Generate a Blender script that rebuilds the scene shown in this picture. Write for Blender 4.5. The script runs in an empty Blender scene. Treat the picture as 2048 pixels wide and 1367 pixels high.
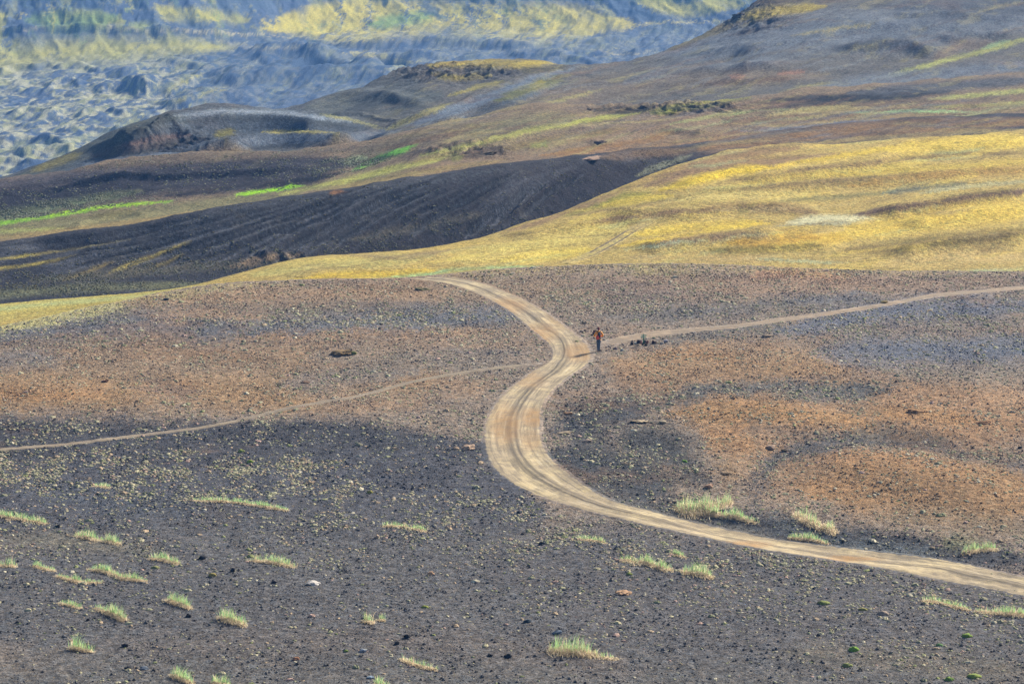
import bpy, bmesh, math, random
import numpy as np
from mathutils import Vector, Matrix
random.seed(7); rng = np.random.default_rng(7)
scn = bpy.context.scene
COL = scn.collection

# ------------------------------------------------------------------ camera model
FPX = 2048*100/36.0; PITCH = math.radians(12.0)
CP, SP = math.cos(PITCH), math.sin(PITCH)
def uv2se(u, v):
    a = (np.asarray(u, float)-1024)/FPX; b = (683.5-np.asarray(v, float))/FPX
    den = CP + b*SP
    return a/den, (-SP + b*CP)/den          # x/y and z/y of the ray
def xyz2uv(x, y, z):
    depth = y*CP - z*SP; up = y*SP + z*CP
    return 1024 + FPX*x/depth, 683.5 - FPX*up/depth

# ------------------------------------------------------------------ numpy noise
_perm = rng.permutation(256); _perm = np.concatenate([_perm, _perm]).astype(np.int32)
_ang = rng.random(256)*2*np.pi; _gx = np.cos(_ang).astype(np.float32); _gy = np.sin(_ang).astype(np.float32)
def perlin(x, y):
    x = np.asarray(x, np.float32); y = np.asarray(y, np.float32)
    xi = np.floor(x).astype(np.int32); yi = np.floor(y).astype(np.int32)
    xf = x-xi; yf = y-yi; xi &= 255; yi &= 255
    def g(ix, iy, fx, fy):
        h = _perm[_perm[ix & 255] + (iy & 255)]
        return _gx[h]*fx + _gy[h]*fy
    u = xf*xf*xf*(xf*(xf*6-15)+10); w = yf*yf*yf*(yf*(yf*6-15)+10)
    a = g(xi, yi, xf, yf); b = g(xi+1, yi, xf-1, yf)
    c = g(xi, yi+1, xf, yf-1); d = g(xi+1, yi+1, xf-1, yf-1)
    return ((a+(b-a)*u) + ((c+(d-c)*u)-(a+(b-a)*u))*w)*1.5
def fbm(x, y, octv=4, gain=.5, ridged=False):
    s = 0; amp = 1; tot = 0
    for k in range(octv):
        n = perlin(x*2**k+17.3*k, y*2**k-9.1*k)
        if ridged: n = 1-2*np.abs(n)
        s = s + amp*n; tot += amp; amp *= gain
    return s/tot
def sstep(a, b, x):
    t = np.clip((x-a)/(b-a), 0, 1); return t*t*(3-2*t)

# ------------------------------------------------------------------ terrain control curves
# each curve: (u, v, distance) knots read off the crest / foot lines of the hills
NC = 1240
S = np.linspace(-.262, .262, NC)
def interp_smooth(xk, yk, x):
    xk = np.asarray(xk, float); yk = np.asarray(yk, float)
    h = np.diff(xk); dl = np.diff(yk)/h
    m = np.zeros_like(yk); m[0] = dl[0]; m[-1] = dl[-1]
    m[1:-1] = (dl[:-1]*h[1:] + dl[1:]*h[:-1])/(h[1:]+h[:-1])
    x = np.clip(x, xk[0], xk[-1]); i = np.clip(np.searchsorted(xk, x)-1, 0, len(h)-1)
    t = (x-xk[i])/h[i]; hh = h[i]
    return ((2*t**3-3*t**2+1)*yk[i] + (t**3-2*t**2+t)*hh*m[i]
            + (-2*t**3+3*t**2)*yk[i+1] + (t**3-t**2)*hh*m[i+1])
def curve_v(knots):
    k = np.array(knots, float); s, e = uv2se(k[:,0], k[:,1])
    E = interp_smooth(s, e, S); D = interp_smooth(s, k[:,2], S)
    return D, E*D
def curve_z(knots):
    k = np.array(knots, float); s, _ = uv2se(k[:,0], 300+0*k[:,0])
    return interp_smooth(s, k[:,2], S), interp_smooth(s, k[:,1], S)
def const_v(v, d): return curve_v([(-350,v,d),(1024,v,d),(2400,v,d)])
def const_z(z, d): return (np.full(NC, float(d)), np.full(NC, float(z)))

K1k = [(-300,700,214),(0,654,222),(150,622,228),(300,592,234),(420,573,238),(600,562,240),(800,556,242),(1000,541,246),(1200,529,250),(1400,529,251),(1600,537,250),(1800,541,250),(2048,544,250),(2350,546,250)]
K2k = [(-300,640,250),(0,607,262),(200,592,264),(400,568,268),(500,541,272),(600,516,276),(720,506,280),(860,494,285),(960,474,290),(1100,430,300),(1200,392,308),(1300,352,316),(1400,316,325),(1500,297,335),(1700,285,345),(2048,262,355),(2350,245,360)]
K2b = [(-300,645,256),(0,612,267),(200,598,270),(400,585,275),(600,560,284),(860,560,295),(1100,500,309),(1200,450,317),(1300,392,325),(1400,336,333),(1500,305,343),(1700,291,356),(2048,268,366),(2350,250,370)]
K3k = [(-300,530,286),(0,487,287),(150,465,290),(300,445,294),(450,415,298),(600,392,303),(750,365,309),(900,345,315),(1000,330,320),(1100,318,328),(1200,308,334),(1300,298,341),(1400,286,348),(1500,272,358),(1700,245,372),(2048,228,385),(2350,215,390)]
K3b = [(-300,534,296),(0,491,297),(150,469,300),(300,449,304),(450,419,308),(600,396,313),(750,369,319),(900,349,325),(1000,333,330),(1100,318,338),(1200,305,344),(1300,303,350),(1400,292,357),(1500,277,367),(1700,250,381),(2048,232,394),(2350,220,400)]
K4k = [(-300,470,340),(0,445,348),(170,420,350),(330,402,353),(470,387,356),(600,370,358),(660,354,360),(720,340,362),(830,300,364),(1000,276,370),(1200,262,378),(1400,242,385),(1500,226,392),(1700,215,404),(1850,200,412),(2048,183,424),(2350,165,438)]
K5k = [(-300,380,356),(0,360,362),(100,350,365),(250,322,370),(400,306,374),(600,300,378),(750,280,382),(870,250,386),(950,234,392),(1080,208,400),(1200,216,403),(1400,210,404),(1500,200,405),(1600,183,414),(1750,172,424),(2048,150,442),(2350,140,458)]
K5b = [(-300,386,368),(0,366,374),(100,356,377),(250,328,382),(400,312,386),(600,306,390),(750,286,394),(870,252,398),(950,235,404),(1080,204,412),(1200,208,415),(1400,200,416),(1500,190,418),(1600,173,428),(1750,161,438),(2048,138,458),(2350,128,474)]
SKk = [(-300,430,424),(0,366,430),(50,342,430),(150,300,432),(250,252,436),(350,224,440),(450,214,445),(560,217,450),(620,208,458),(700,186,470),(770,156,480),(860,128,490),(950,120,495),(1050,120,500),(1130,130,502),(1230,127,510),(1300,112,520),(1400,72,540),(1460,42,550),(1510,3,562),(1600,-30,575),(2048,-150,640),(2350,-200,680)]
def shift(kn, dv, dd): return [(a, b+dv, c+dd) for a, b, c in kn]
curves = [const_z(-3.2, 4), const_z(-9, 16), const_z(-19, 38), const_z(-31.5, 72), const_z(-39, 96),
  const_v(1500, 120), const_v(1367, 131), const_v(1000, 166.5), const_v(700, 210.5),
  curve_v(K1k), curve_v(shift(K1k, 9, 8)), curve_v(K2k), curve_v(K2b), curve_v(K3k), curve_v(K3b),
  curve_v(K4k), curve_v(K5k), curve_v(K5b), curve_v(SKk)]
dS, zS = curves[-1]
curves += [(dS+55, zS-22), (np.maximum(dS+150, 720), zS*.3-98),
  const_z(-141, 905),
  curve_z([(-350,-142,1215),(0,-142,1225),(400,-142,1280),(650,-143,1390),(1024,-143,1405),(1300,-143,1385),(2400,-143,1385)]),
  curve_z([(-350,-92,1440),(0,-92,1450),(400,-92,1500),(650,-92,1600),(1024,-92,1615),(1300,-92,1595),(2400,-92,1590)]),
  const_z(-45, 1900), const_z(-10, 2300)]
#        segs:  0  1  2   3   4   5    6    7    8   9   10  11  12   13  14  15  16  17   18  19  20   21   22  23 24
NR = [3, 6, 8, 14, 14, 24, 150, 150, 110, 12, 130, 14, 100, 8, 60, 80, 8, 170, 12, 12, 40, 230, 120, 26, 8]
assert len(NR) == len(curves)-1
Dk = np.array([c[0] for c in curves]); Zk = np.array([c[1] for c in curves])
H = np.diff(Dk, axis=0); DL = np.diff(Zk, axis=0)/H
M = np.zeros_like(Zk); M[0] = DL[0]; M[-1] = DL[-1]
same = DL[:-1]*DL[1:] > 0
wa = 2*H[1:]+H[:-1]; wb = H[1:]+2*H[:-1]
with np.errstate(divide='ignore', invalid='ignore'):
    hm = (wa+wb)/(wa/DL[:-1]+wb/DL[1:])
M[1:-1] = np.where(same, hm, 0)
rows_d, rows_z, rows_seg = [], [], []
for i, n in enumerate(NR):
    last = (i == len(NR)-1)
    for k in range(n+(1 if last else 0)):
        t = k/n
        rows_d.append(Dk[i]+t*H[i])
        rows_z.append((2*t**3-3*t**2+1)*Zk[i]+(t**3-2*t**2+t)*H[i]*M[i]+(-2*t**3+3*t**2)*Zk[i+1]+(t**3-t**2)*H[i]*M[i+1])
        rows_seg.append(i+t if not last or k < n else len(NR)-1e-3)
D = np.array(rows_d); Z = np.array(rows_z); SEG = np.array(rows_seg)
NRW = len(D)
X = D*S[None,:]; Y = D.copy()
SG = np.repeat(SEG[:,None], NC, 1)

# ------------------------------------------------------------------ raster painting in photo pixels (2 px cells)
U0, V0, RW, RH = -360, -420, 1390, 980
gu, gv = np.meshgrid(U0+2*np.arange(RW), V0+2*np.arange(RH))
gu = gu.astype(np.float32); gv = gv.astype(np.float32)
def stroke_alpha(img, fn, pts, w0, w1, op, soft, asp=1.0, taper=0.):
    """polyline brush: fn(img_view, alpha)"""
    pts = np.array(pts, float); wm = max(w0, w1)*(1+soft)+4
    x0 = int(max(0, (pts[:,0].min()-wm/min(asp,1)*1.0-U0)//2)); x1 = int(min(RW, (pts[:,0].max()+wm/min(asp,1)-U0)//2+2))
    y0 = int(max(0, (pts[:,1].min()-wm-V0)//2)); y1 = int(min(RH, (pts[:,1].max()+wm-V0)//2+2))
    if x1 <= x0 or y1 <= y0: return
    px = gu[y0:y1, x0:x1]; py = gv[y0:y1, x0:x1]
    best = np.full(px.shape, 1e9, np.float32); tt = np.zeros(px.shape, np.float32)
    n = len(pts)-1
    for k in range(max(n, 1)):
        ax, ay = pts[k]; bx, by = pts[min(k+1, len(pts)-1)]
        dx, dy = (bx-ax), (by-ay); L = (dx*asp)**2+dy*dy+1e-6
        t = np.clip(((px-ax)*dx*asp*asp+(py-ay)*dy)/L, 0, 1)
        dd = np.hypot((px-ax-t*dx)*asp, py-ay-t*dy)
        ww = w0+(w1-w0)*(k+t)/max(n, 1)
        q = dd/np.maximum(ww, .5)
        m = q < best; best[m] = q[m]; tt[m] = ((k+t)/max(n, 1))[m]
    if taper > 0 and n > 0:      # thin out towards both ends
        e_ = np.minimum(sstep(-.02, .22, tt), sstep(1.02, .78, tt))
        best = best/(1-taper+taper*e_)
    a = 1-sstep(1-soft, 1+soft, best)
    if taper < 0 and n > 0: a = a*np.minimum(sstep(0, .3, tt), sstep(1, .7, tt))
    fn(img[y0:y1, x0:x1], (a*op).astype(np.float32))
def parse_pts(s): return [tuple(map(float, p.split(','))) for p in s.split()]
def sample(img, u, v):
    x = np.clip((u-U0)/2, 0, RW-1.01); y = np.clip((v-V0)/2, 0, RH-1.01)
    xi = x.astype(int); yi = y.astype(int); fx = x-xi; fy = y-yi
    if img.ndim == 3: fx = fx[..., None]; fy = fy[..., None]
    return (img[yi, xi]*(1-fx)+img[yi, xi+1]*fx)*(1-fy)+(img[yi+1, xi]*(1-fx)+img[yi+1, xi+1]*fx)*fy

# ridge strokes (metres of height): layer : amp ; w0 w1 ; soft ; points
#LAYERS  a: foreground  b: yellow slope  c: dark slope  d: ridge strip  e: middle hills  f: far valley and mountain
RIDGES = """
a|.5|26 26|.9|1300,800 1500,812 1700,830
a|.6|34 34|.9|1560,930 1700,925 1900,960 2060,990
a|.4|22 22|.9|0,790 150,795 400,810
a|.4|18 18|.9|0,700 300,660 700,660 1000,668
a|.4|24 24|.9|1300,712 1600,740 1900,770 2060,790
a|-.5|18 18|.9|1450,960 1560,890 1750,865 2050,925
a|-.5|20 20|.9|1240,1000 1450,1050 1700,1095 2060,1120
c|.5|12 8|.9|440,530 520,522 590,512
f|-7|8 8|.9|540,150 660,124 760,128 860,136
d|-.8|6 6|.9|1380,242 1480,232 1600,220 1760,211
e|-.5|7 7|.9|1560,146 1700,124 1900,104 2060,70
e|1.0|18 18|.9|1500,60 1700,48 1900,52 2060,60
"""
seg_layer = lambda sg: np.select([sg < 9.5, sg < 11.5, sg < 13.5, sg < 16.5, sg < 18.6], [0, 1, 2, 3, 4], 5)
LAY = seg_layer(SG)
ridge = {c: np.zeros((RH, RW), np.float32) for c in 'abcdef'}
def addh(view, a): view += a
for ln in RIDGES.strip().split('\n'):
    c, amp, w, soft, p = ln.split('|'); w0, w1 = map(float, w.split())
    stroke_alpha(ridge[c], addh, parse_pts(p), w0, w1, float(amp), float(soft), .8, -1)
# folds: layer | height m, front px, back px | crest line as seen in the photo
FOLDS = """
b|.8 12 9|1440,358 1524,345 1624,330 1724,320 1790,303 1850,299
b|.8 14 9|1374,386 1474,370 1624,355 1774,345 1924,335 2060,325
b|.9 16 10|1174,437 1274,418 1399,411 1474,402 1574,404 1649,416
b|1.1 14 10|1714,427 1774,411 1874,396 1974,381 2100,366
b|.9 18 10|1254,491 1374,473 1449,463 1524,458 1580,462
b|1.1 20 12|1754,510 1824,487 1924,473 2100,458
b|.7 22 12|1784,446 1874,427 1974,414 2100,400
b|.5 14 9|1000,472 1124,446 1249,421 1330,400
b|.5 12 8|1399,500 1524,487 1624,484 1700,492
b|.5 10 7|1334,371 1399,352 1474,336 1600,322
b|.5 9 7|1850,292 1950,282 2060,270
b|.4 10 8|560,552 680,532 800,520 930,500
b|.4 12 8|700,545 850,530 1000,512 1120,498
d|.7 14 8|1150,284 1274,266 1324,253 1374,256 1460,259
d|.5 8 6|1354,260 1424,246 1524,231 1674,228 1800,224
d|.7 14 8|1560,262 1674,250 1800,252 1950,250 2060,240
d|.5 9 6|1500,228 1650,219 1800,214 1950,205 2060,196
d|.7 14 8|800,318 900,290 1040,268 1160,252 1250,232
d|.5 10 7|860,330 1000,306 1120,290 1230,278
d|.6 12 8|120,462 210,430 280,424 330,428
d|.4 9 6|0,470 90,455 170,444
d|.6 16 9|60,385 220,350 330,345 480,338 640,326
e|1.0 30 10|150,303 250,271 320,250 360,232 430,223 510,222 600,230 680,238 740,254
e|1.1 22 9|250,325 330,305 450,281 530,269 610,268 710,266 780,258
e|.8 12 7|185,312 240,292 300,272 370,262 430,268
e|.4 30 12|570,222 650,195 710,183 775,181 825,192 860,208
e|.6 12 8|720,268 800,240 875,220 950,183 1023,158 1110,143
e|.8 16 9|700,284 850,248 940,216 1024,196 1090,170 1140,150
e|.4 10 8|640,232 720,228 780,236 830,240
e|.6 24 10|1660,98 1724,81 1774,78 1849,85 1905,103
e|.3 20 10|1030,208 1200,176 1420,158 1700,150
e|.35 24 12|1200,178 1330,140 1450,128 1560,122 1640,120
e|.35 20 10|1340,112 1480,92 1600,72 1720,55 1800,52
e|.4 20 10|1760,40 1880,28 2000,34 2080,30
e|.7 14 8|1860,72 1950,62 2060,64
e|.4 12 8|870,150 940,140 1020,140 1100,138
f|10 12 14|-150,64 50,60 160,56 300,60 440,68 560,76
f|9 30.4 10|460,108 520,93 590,84 660,98 740,118 810,126
f|8 35.2 10|380,158 460,138 540,131 650,128 760,128 870,124
f|8 20 8|640,94 700,81 780,76 860,71 930,73 1024,80 1120,97
f|6 14 7|640,118 740,112 840,106 930,104
f|6 16 7|1000,104 1080,100 1160,110 1220,124
f|7 14 7|1160,92 1210,78 1280,70 1360,66
f|5 10 6|1220,104 1300,94 1400,88 1460,82
f|6 6.6 7|270,124 300,112 345,110 380,120
f|6 16 8|200,150 290,128 380,124 440,132
f|7 12.1 9|-20,145 40,129 95,134
f|6 9.9 8|95,138 150,128 215,142
f|7 13.2 9|85,178 135,157 180,170
f|7 22 9|175,182 220,162 280,166 325,184
f|5 8.8 8|320,190 370,178 430,184
f|6 9.9 8|10,232 60,216 125,228
f|6 9.9 8|140,232 210,216 275,228
f|5 7.7 8|290,226 340,212 400,214
f|5 16 8|-40,282 50,268 130,276 170,284
f|5 6.6 7|130,262 190,254 250,260
f|5 14 7|20,312 90,300 170,308
f|4 12 7|-60,336 30,326 100,334
f|6 24 9|240,176 330,160 420,150
f|5 20 9|300,206 380,196 470,180 540,178
"""
FD = dict(a=190, b=300, c=290, d=362, e=430, f=1130)
def fold(img, pts, A, wf, wb, dist):
    pts = np.array(pts, float); us = np.arange(pts[0, 0], pts[-1, 0], 2.)
    L0 = pts[-1, 0]-pts[0, 0]; t = (us-pts[0, 0])/L0; tp = np.minimum(sstep(0, .22, t), sstep(1, .78, t))
    cv = interp_smooth(pts[:, 0], pts[:, 1], us)+A*tp*FPX/dist
    for u0_, c0, q in zip(us, cv, tp):
        xi = int((u0_-U0)//2); y0 = int((c0-wb-V0)//2)-1; y1 = int((c0+wf-V0)//2)+2
        if xi < 0 or xi >= RW or y0 < 0 or y1 >= RH: continue
        s_ = V0+2*np.arange(y0, y1)-c0
        h_ = np.where(s_ >= 0, 1-sstep(0, wf, s_), 1-sstep(0, wb, -s_))
        img[y0:y1, xi] += A*q*h_
for ln in FOLDS.strip().split('\n'):
    c, w, p = ln.split('|'); A_, wf_, wb_ = map(float, w.split())
    if c in 'def': F_ = wf_; A_, wf_, wb_ = (.8 if c == 'f' else 1.1*A_)*F_*FD[c]/FPX, .45*F_, (.8 if c == 'f' else .6)*F_
    fold(ridge[c], parse_pts(p), A_, wf_, wb_, FD[c])
# the family of rills running down the dark ash slope
RILL = [[(400,434),(300,448),(160,470),(60,484),(-40,498)], [(560,404),(400,440),(240,472),(120,490),(20,508)], [(640,387),(480,430),(300,475),(150,500),(0,530)],
 [(720,372),(560,425),(400,475),(200,530),(60,570)], [(800,360),(660,412),(520,468),(400,520),(300,562)], [(880,350),(760,392),(640,450),(540,502),(470,548)],
 [(950,340),(850,378),(740,430),(660,482),(610,522)], [(1020,332),(930,375),(840,422),(770,468),(735,505)], [(1090,324),(1010,368),(930,415),(870,462),(850,490)],
 [(1160,316),(1090,362),(1020,410),(970,450),(950,470)], [(1260,308),(1190,345),(1120,385),(1090,415),(1075,430)]]
_rs = np.random.default_rng(11); RILLS = []
for q in np.arange(0, 9.9, .27):
    q += _rs.uniform(-.3, .3); q = min(max(q, 0), 9.9); k = int(q); f_ = q-k
    A0 = np.array(RILL[k], float); A1 = np.array(RILL[k+1], float); P_ = A0*(1-f_)+A1*f_
    a0 = _rs.uniform(0, .25); t_ = np.linspace(a0, _rs.uniform(.75, 1.), 8)*4
    P_ = np.stack([np.interp(t_, np.arange(5), P_[:, 0]), np.interp(t_, np.arange(5), P_[:, 1])], -1)+_rs.normal(0, 1.5, (8, 2))
    RILLS.append((P_, _rs.uniform(.15, 1.)))
for P_, a_ in RILLS: stroke_alpha(ridge['c'], addh, P_, 3.5, 6, -1.1*a_, .9, .8, -1)
u_, v_ = xyz2uv(X, Y, Z)
wu = 8*perlin(X/19, Y/19); wv = 1.5*perlin(X/23+40, Y/23)
dz = np.zeros_like(Z)
for k, c in enumerate('abcdef'):
    m = LAY == k
    dz[m] = sample(ridge[c], (u_+wu)[m], (v_+wv)[m])
# natural undulation, growing with distance; ridged erosion on the far ground
vis = sstep(100, 125, D); mid0 = sstep(255, 280, D)
dz += vis*(.22*fbm(X/14, Y/9, 4) + .05*fbm(X/1.6, Y/1.6, 3)) + vis*(1-mid0)*.045*fbm(X/.5, Y/.55, 2)
mid = sstep(262, 300, D)
dz += mid*(.35*fbm(X/22+5, Y/16, 4)+.12*fbm(X/3, Y/3, 3)) + sstep(280, 300, D)*np.where(LAY == 2, .35, .75)*fbm((.9*X-.45*Y)/6, (.45*X+.9*Y)/36, 4, .6)*(LAY > 1) + (LAY == 1)*sstep(262, 290, D)*.4*fbm((.75*X-.66*Y)/4.5, (.66*X+.75*Y)/30, 4, .6)
hil = sstep(405, 450, D)*(LAY == 4)
dz += hil*(.5*fbm(X/30+9, Y/22, 4)+.22*fbm(X/5, Y/5, 3))
# rugged rock patches
def patch(cx, cy, rx, ry, layer):
    q = ((u_-cx)/rx)**2+((v_-cy)/ry)**2
    return np.exp(-q*q)*(LAY == layer)
rug = patch(370,290,130,24,4)+patch(900,145,150,20,4)+patch(940,305,90,16,3)+patch(1330,215,160,12,3)+patch(1470,30,120,40,4)+patch(560,515,70,12,2)
dz += rug*(1.1*fbm(X/3.2, Y/4.0, 4, ridged=True)-.3)
far = sstep(700, 900, D)
humm = fbm(X/62, Y/70, 3, .5)
hum2 = fbm(X/24+3, Y/30, 4, .5)
mtn = sstep(21.9, 22.4, SG)
plain = far*(1-mtn)
AC = X-.16*Y
hleft = sstep(900, 300, u_)*.7+.3
dz += plain*(2.5*humm + 3*np.abs(hum2)*hleft + 2.2*fbm(AC/9, Y/70, 4, .55) + .7*fbm(X/13+7, Y/22, 3))
dz += mtn*(3.5*fbm(X/34+Y/90, Y/110+3, 4, .5, ridged=True) + 1.2*fbm(X/9, Y/30, 3, ridged=True))
ZB = Z.copy(); Z = Z+dz
# hollow at the foot of the dark slope: no relief, its shade is painted dark
Zsurf = Z
print('grid', Z.shape)

# ------------------------------------------------------------------ surface look-ups
def row_of(j, d):
    col = D[:, j]; i = int(np.clip(np.searchsorted(col, d)-1, 0, NRW-2))
    return i, (d-col[i])/(col[i+1]-col[i])
def ground_z(x, y):
    s = x/y; jf = (s-S[0])/(S[1]-S[0]); j = int(np.clip(jf, 0, NC-2)); fj = jf-j
    def cz(jj):
        i, t = row_of(jj, y); t = min(max(t, 0), 1)
        return Z[i, jj]*(1-t)+Z[i+1, jj]*t
    return cz(j)*(1-fj)+cz(j+1)*fj
RAT = Z/D
def at(u, v, rmin=45):
    """point of the ground seen at photo pixel (u, v)"""
    s, e = uv2se(u, v); s = float(s); e = float(e)
    j = int(np.clip(round((s-S[0])/(S[1]-S[0])), 0, NC-1))
    r = RAT[rmin:, j]; k = int(np.argmax(r >= e))+rmin
    r0, r1 = RAT[k-1, j], RAT[k, j]; t = (e-r0)/(r1-r0) if r1 != r0 else 0
    d = D[k-1, j]+(D[k, j]-D[k-1, j])*min(max(t, 0), 1)
    return Vector((s*d, d, ground_z(s*d, d)))

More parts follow.
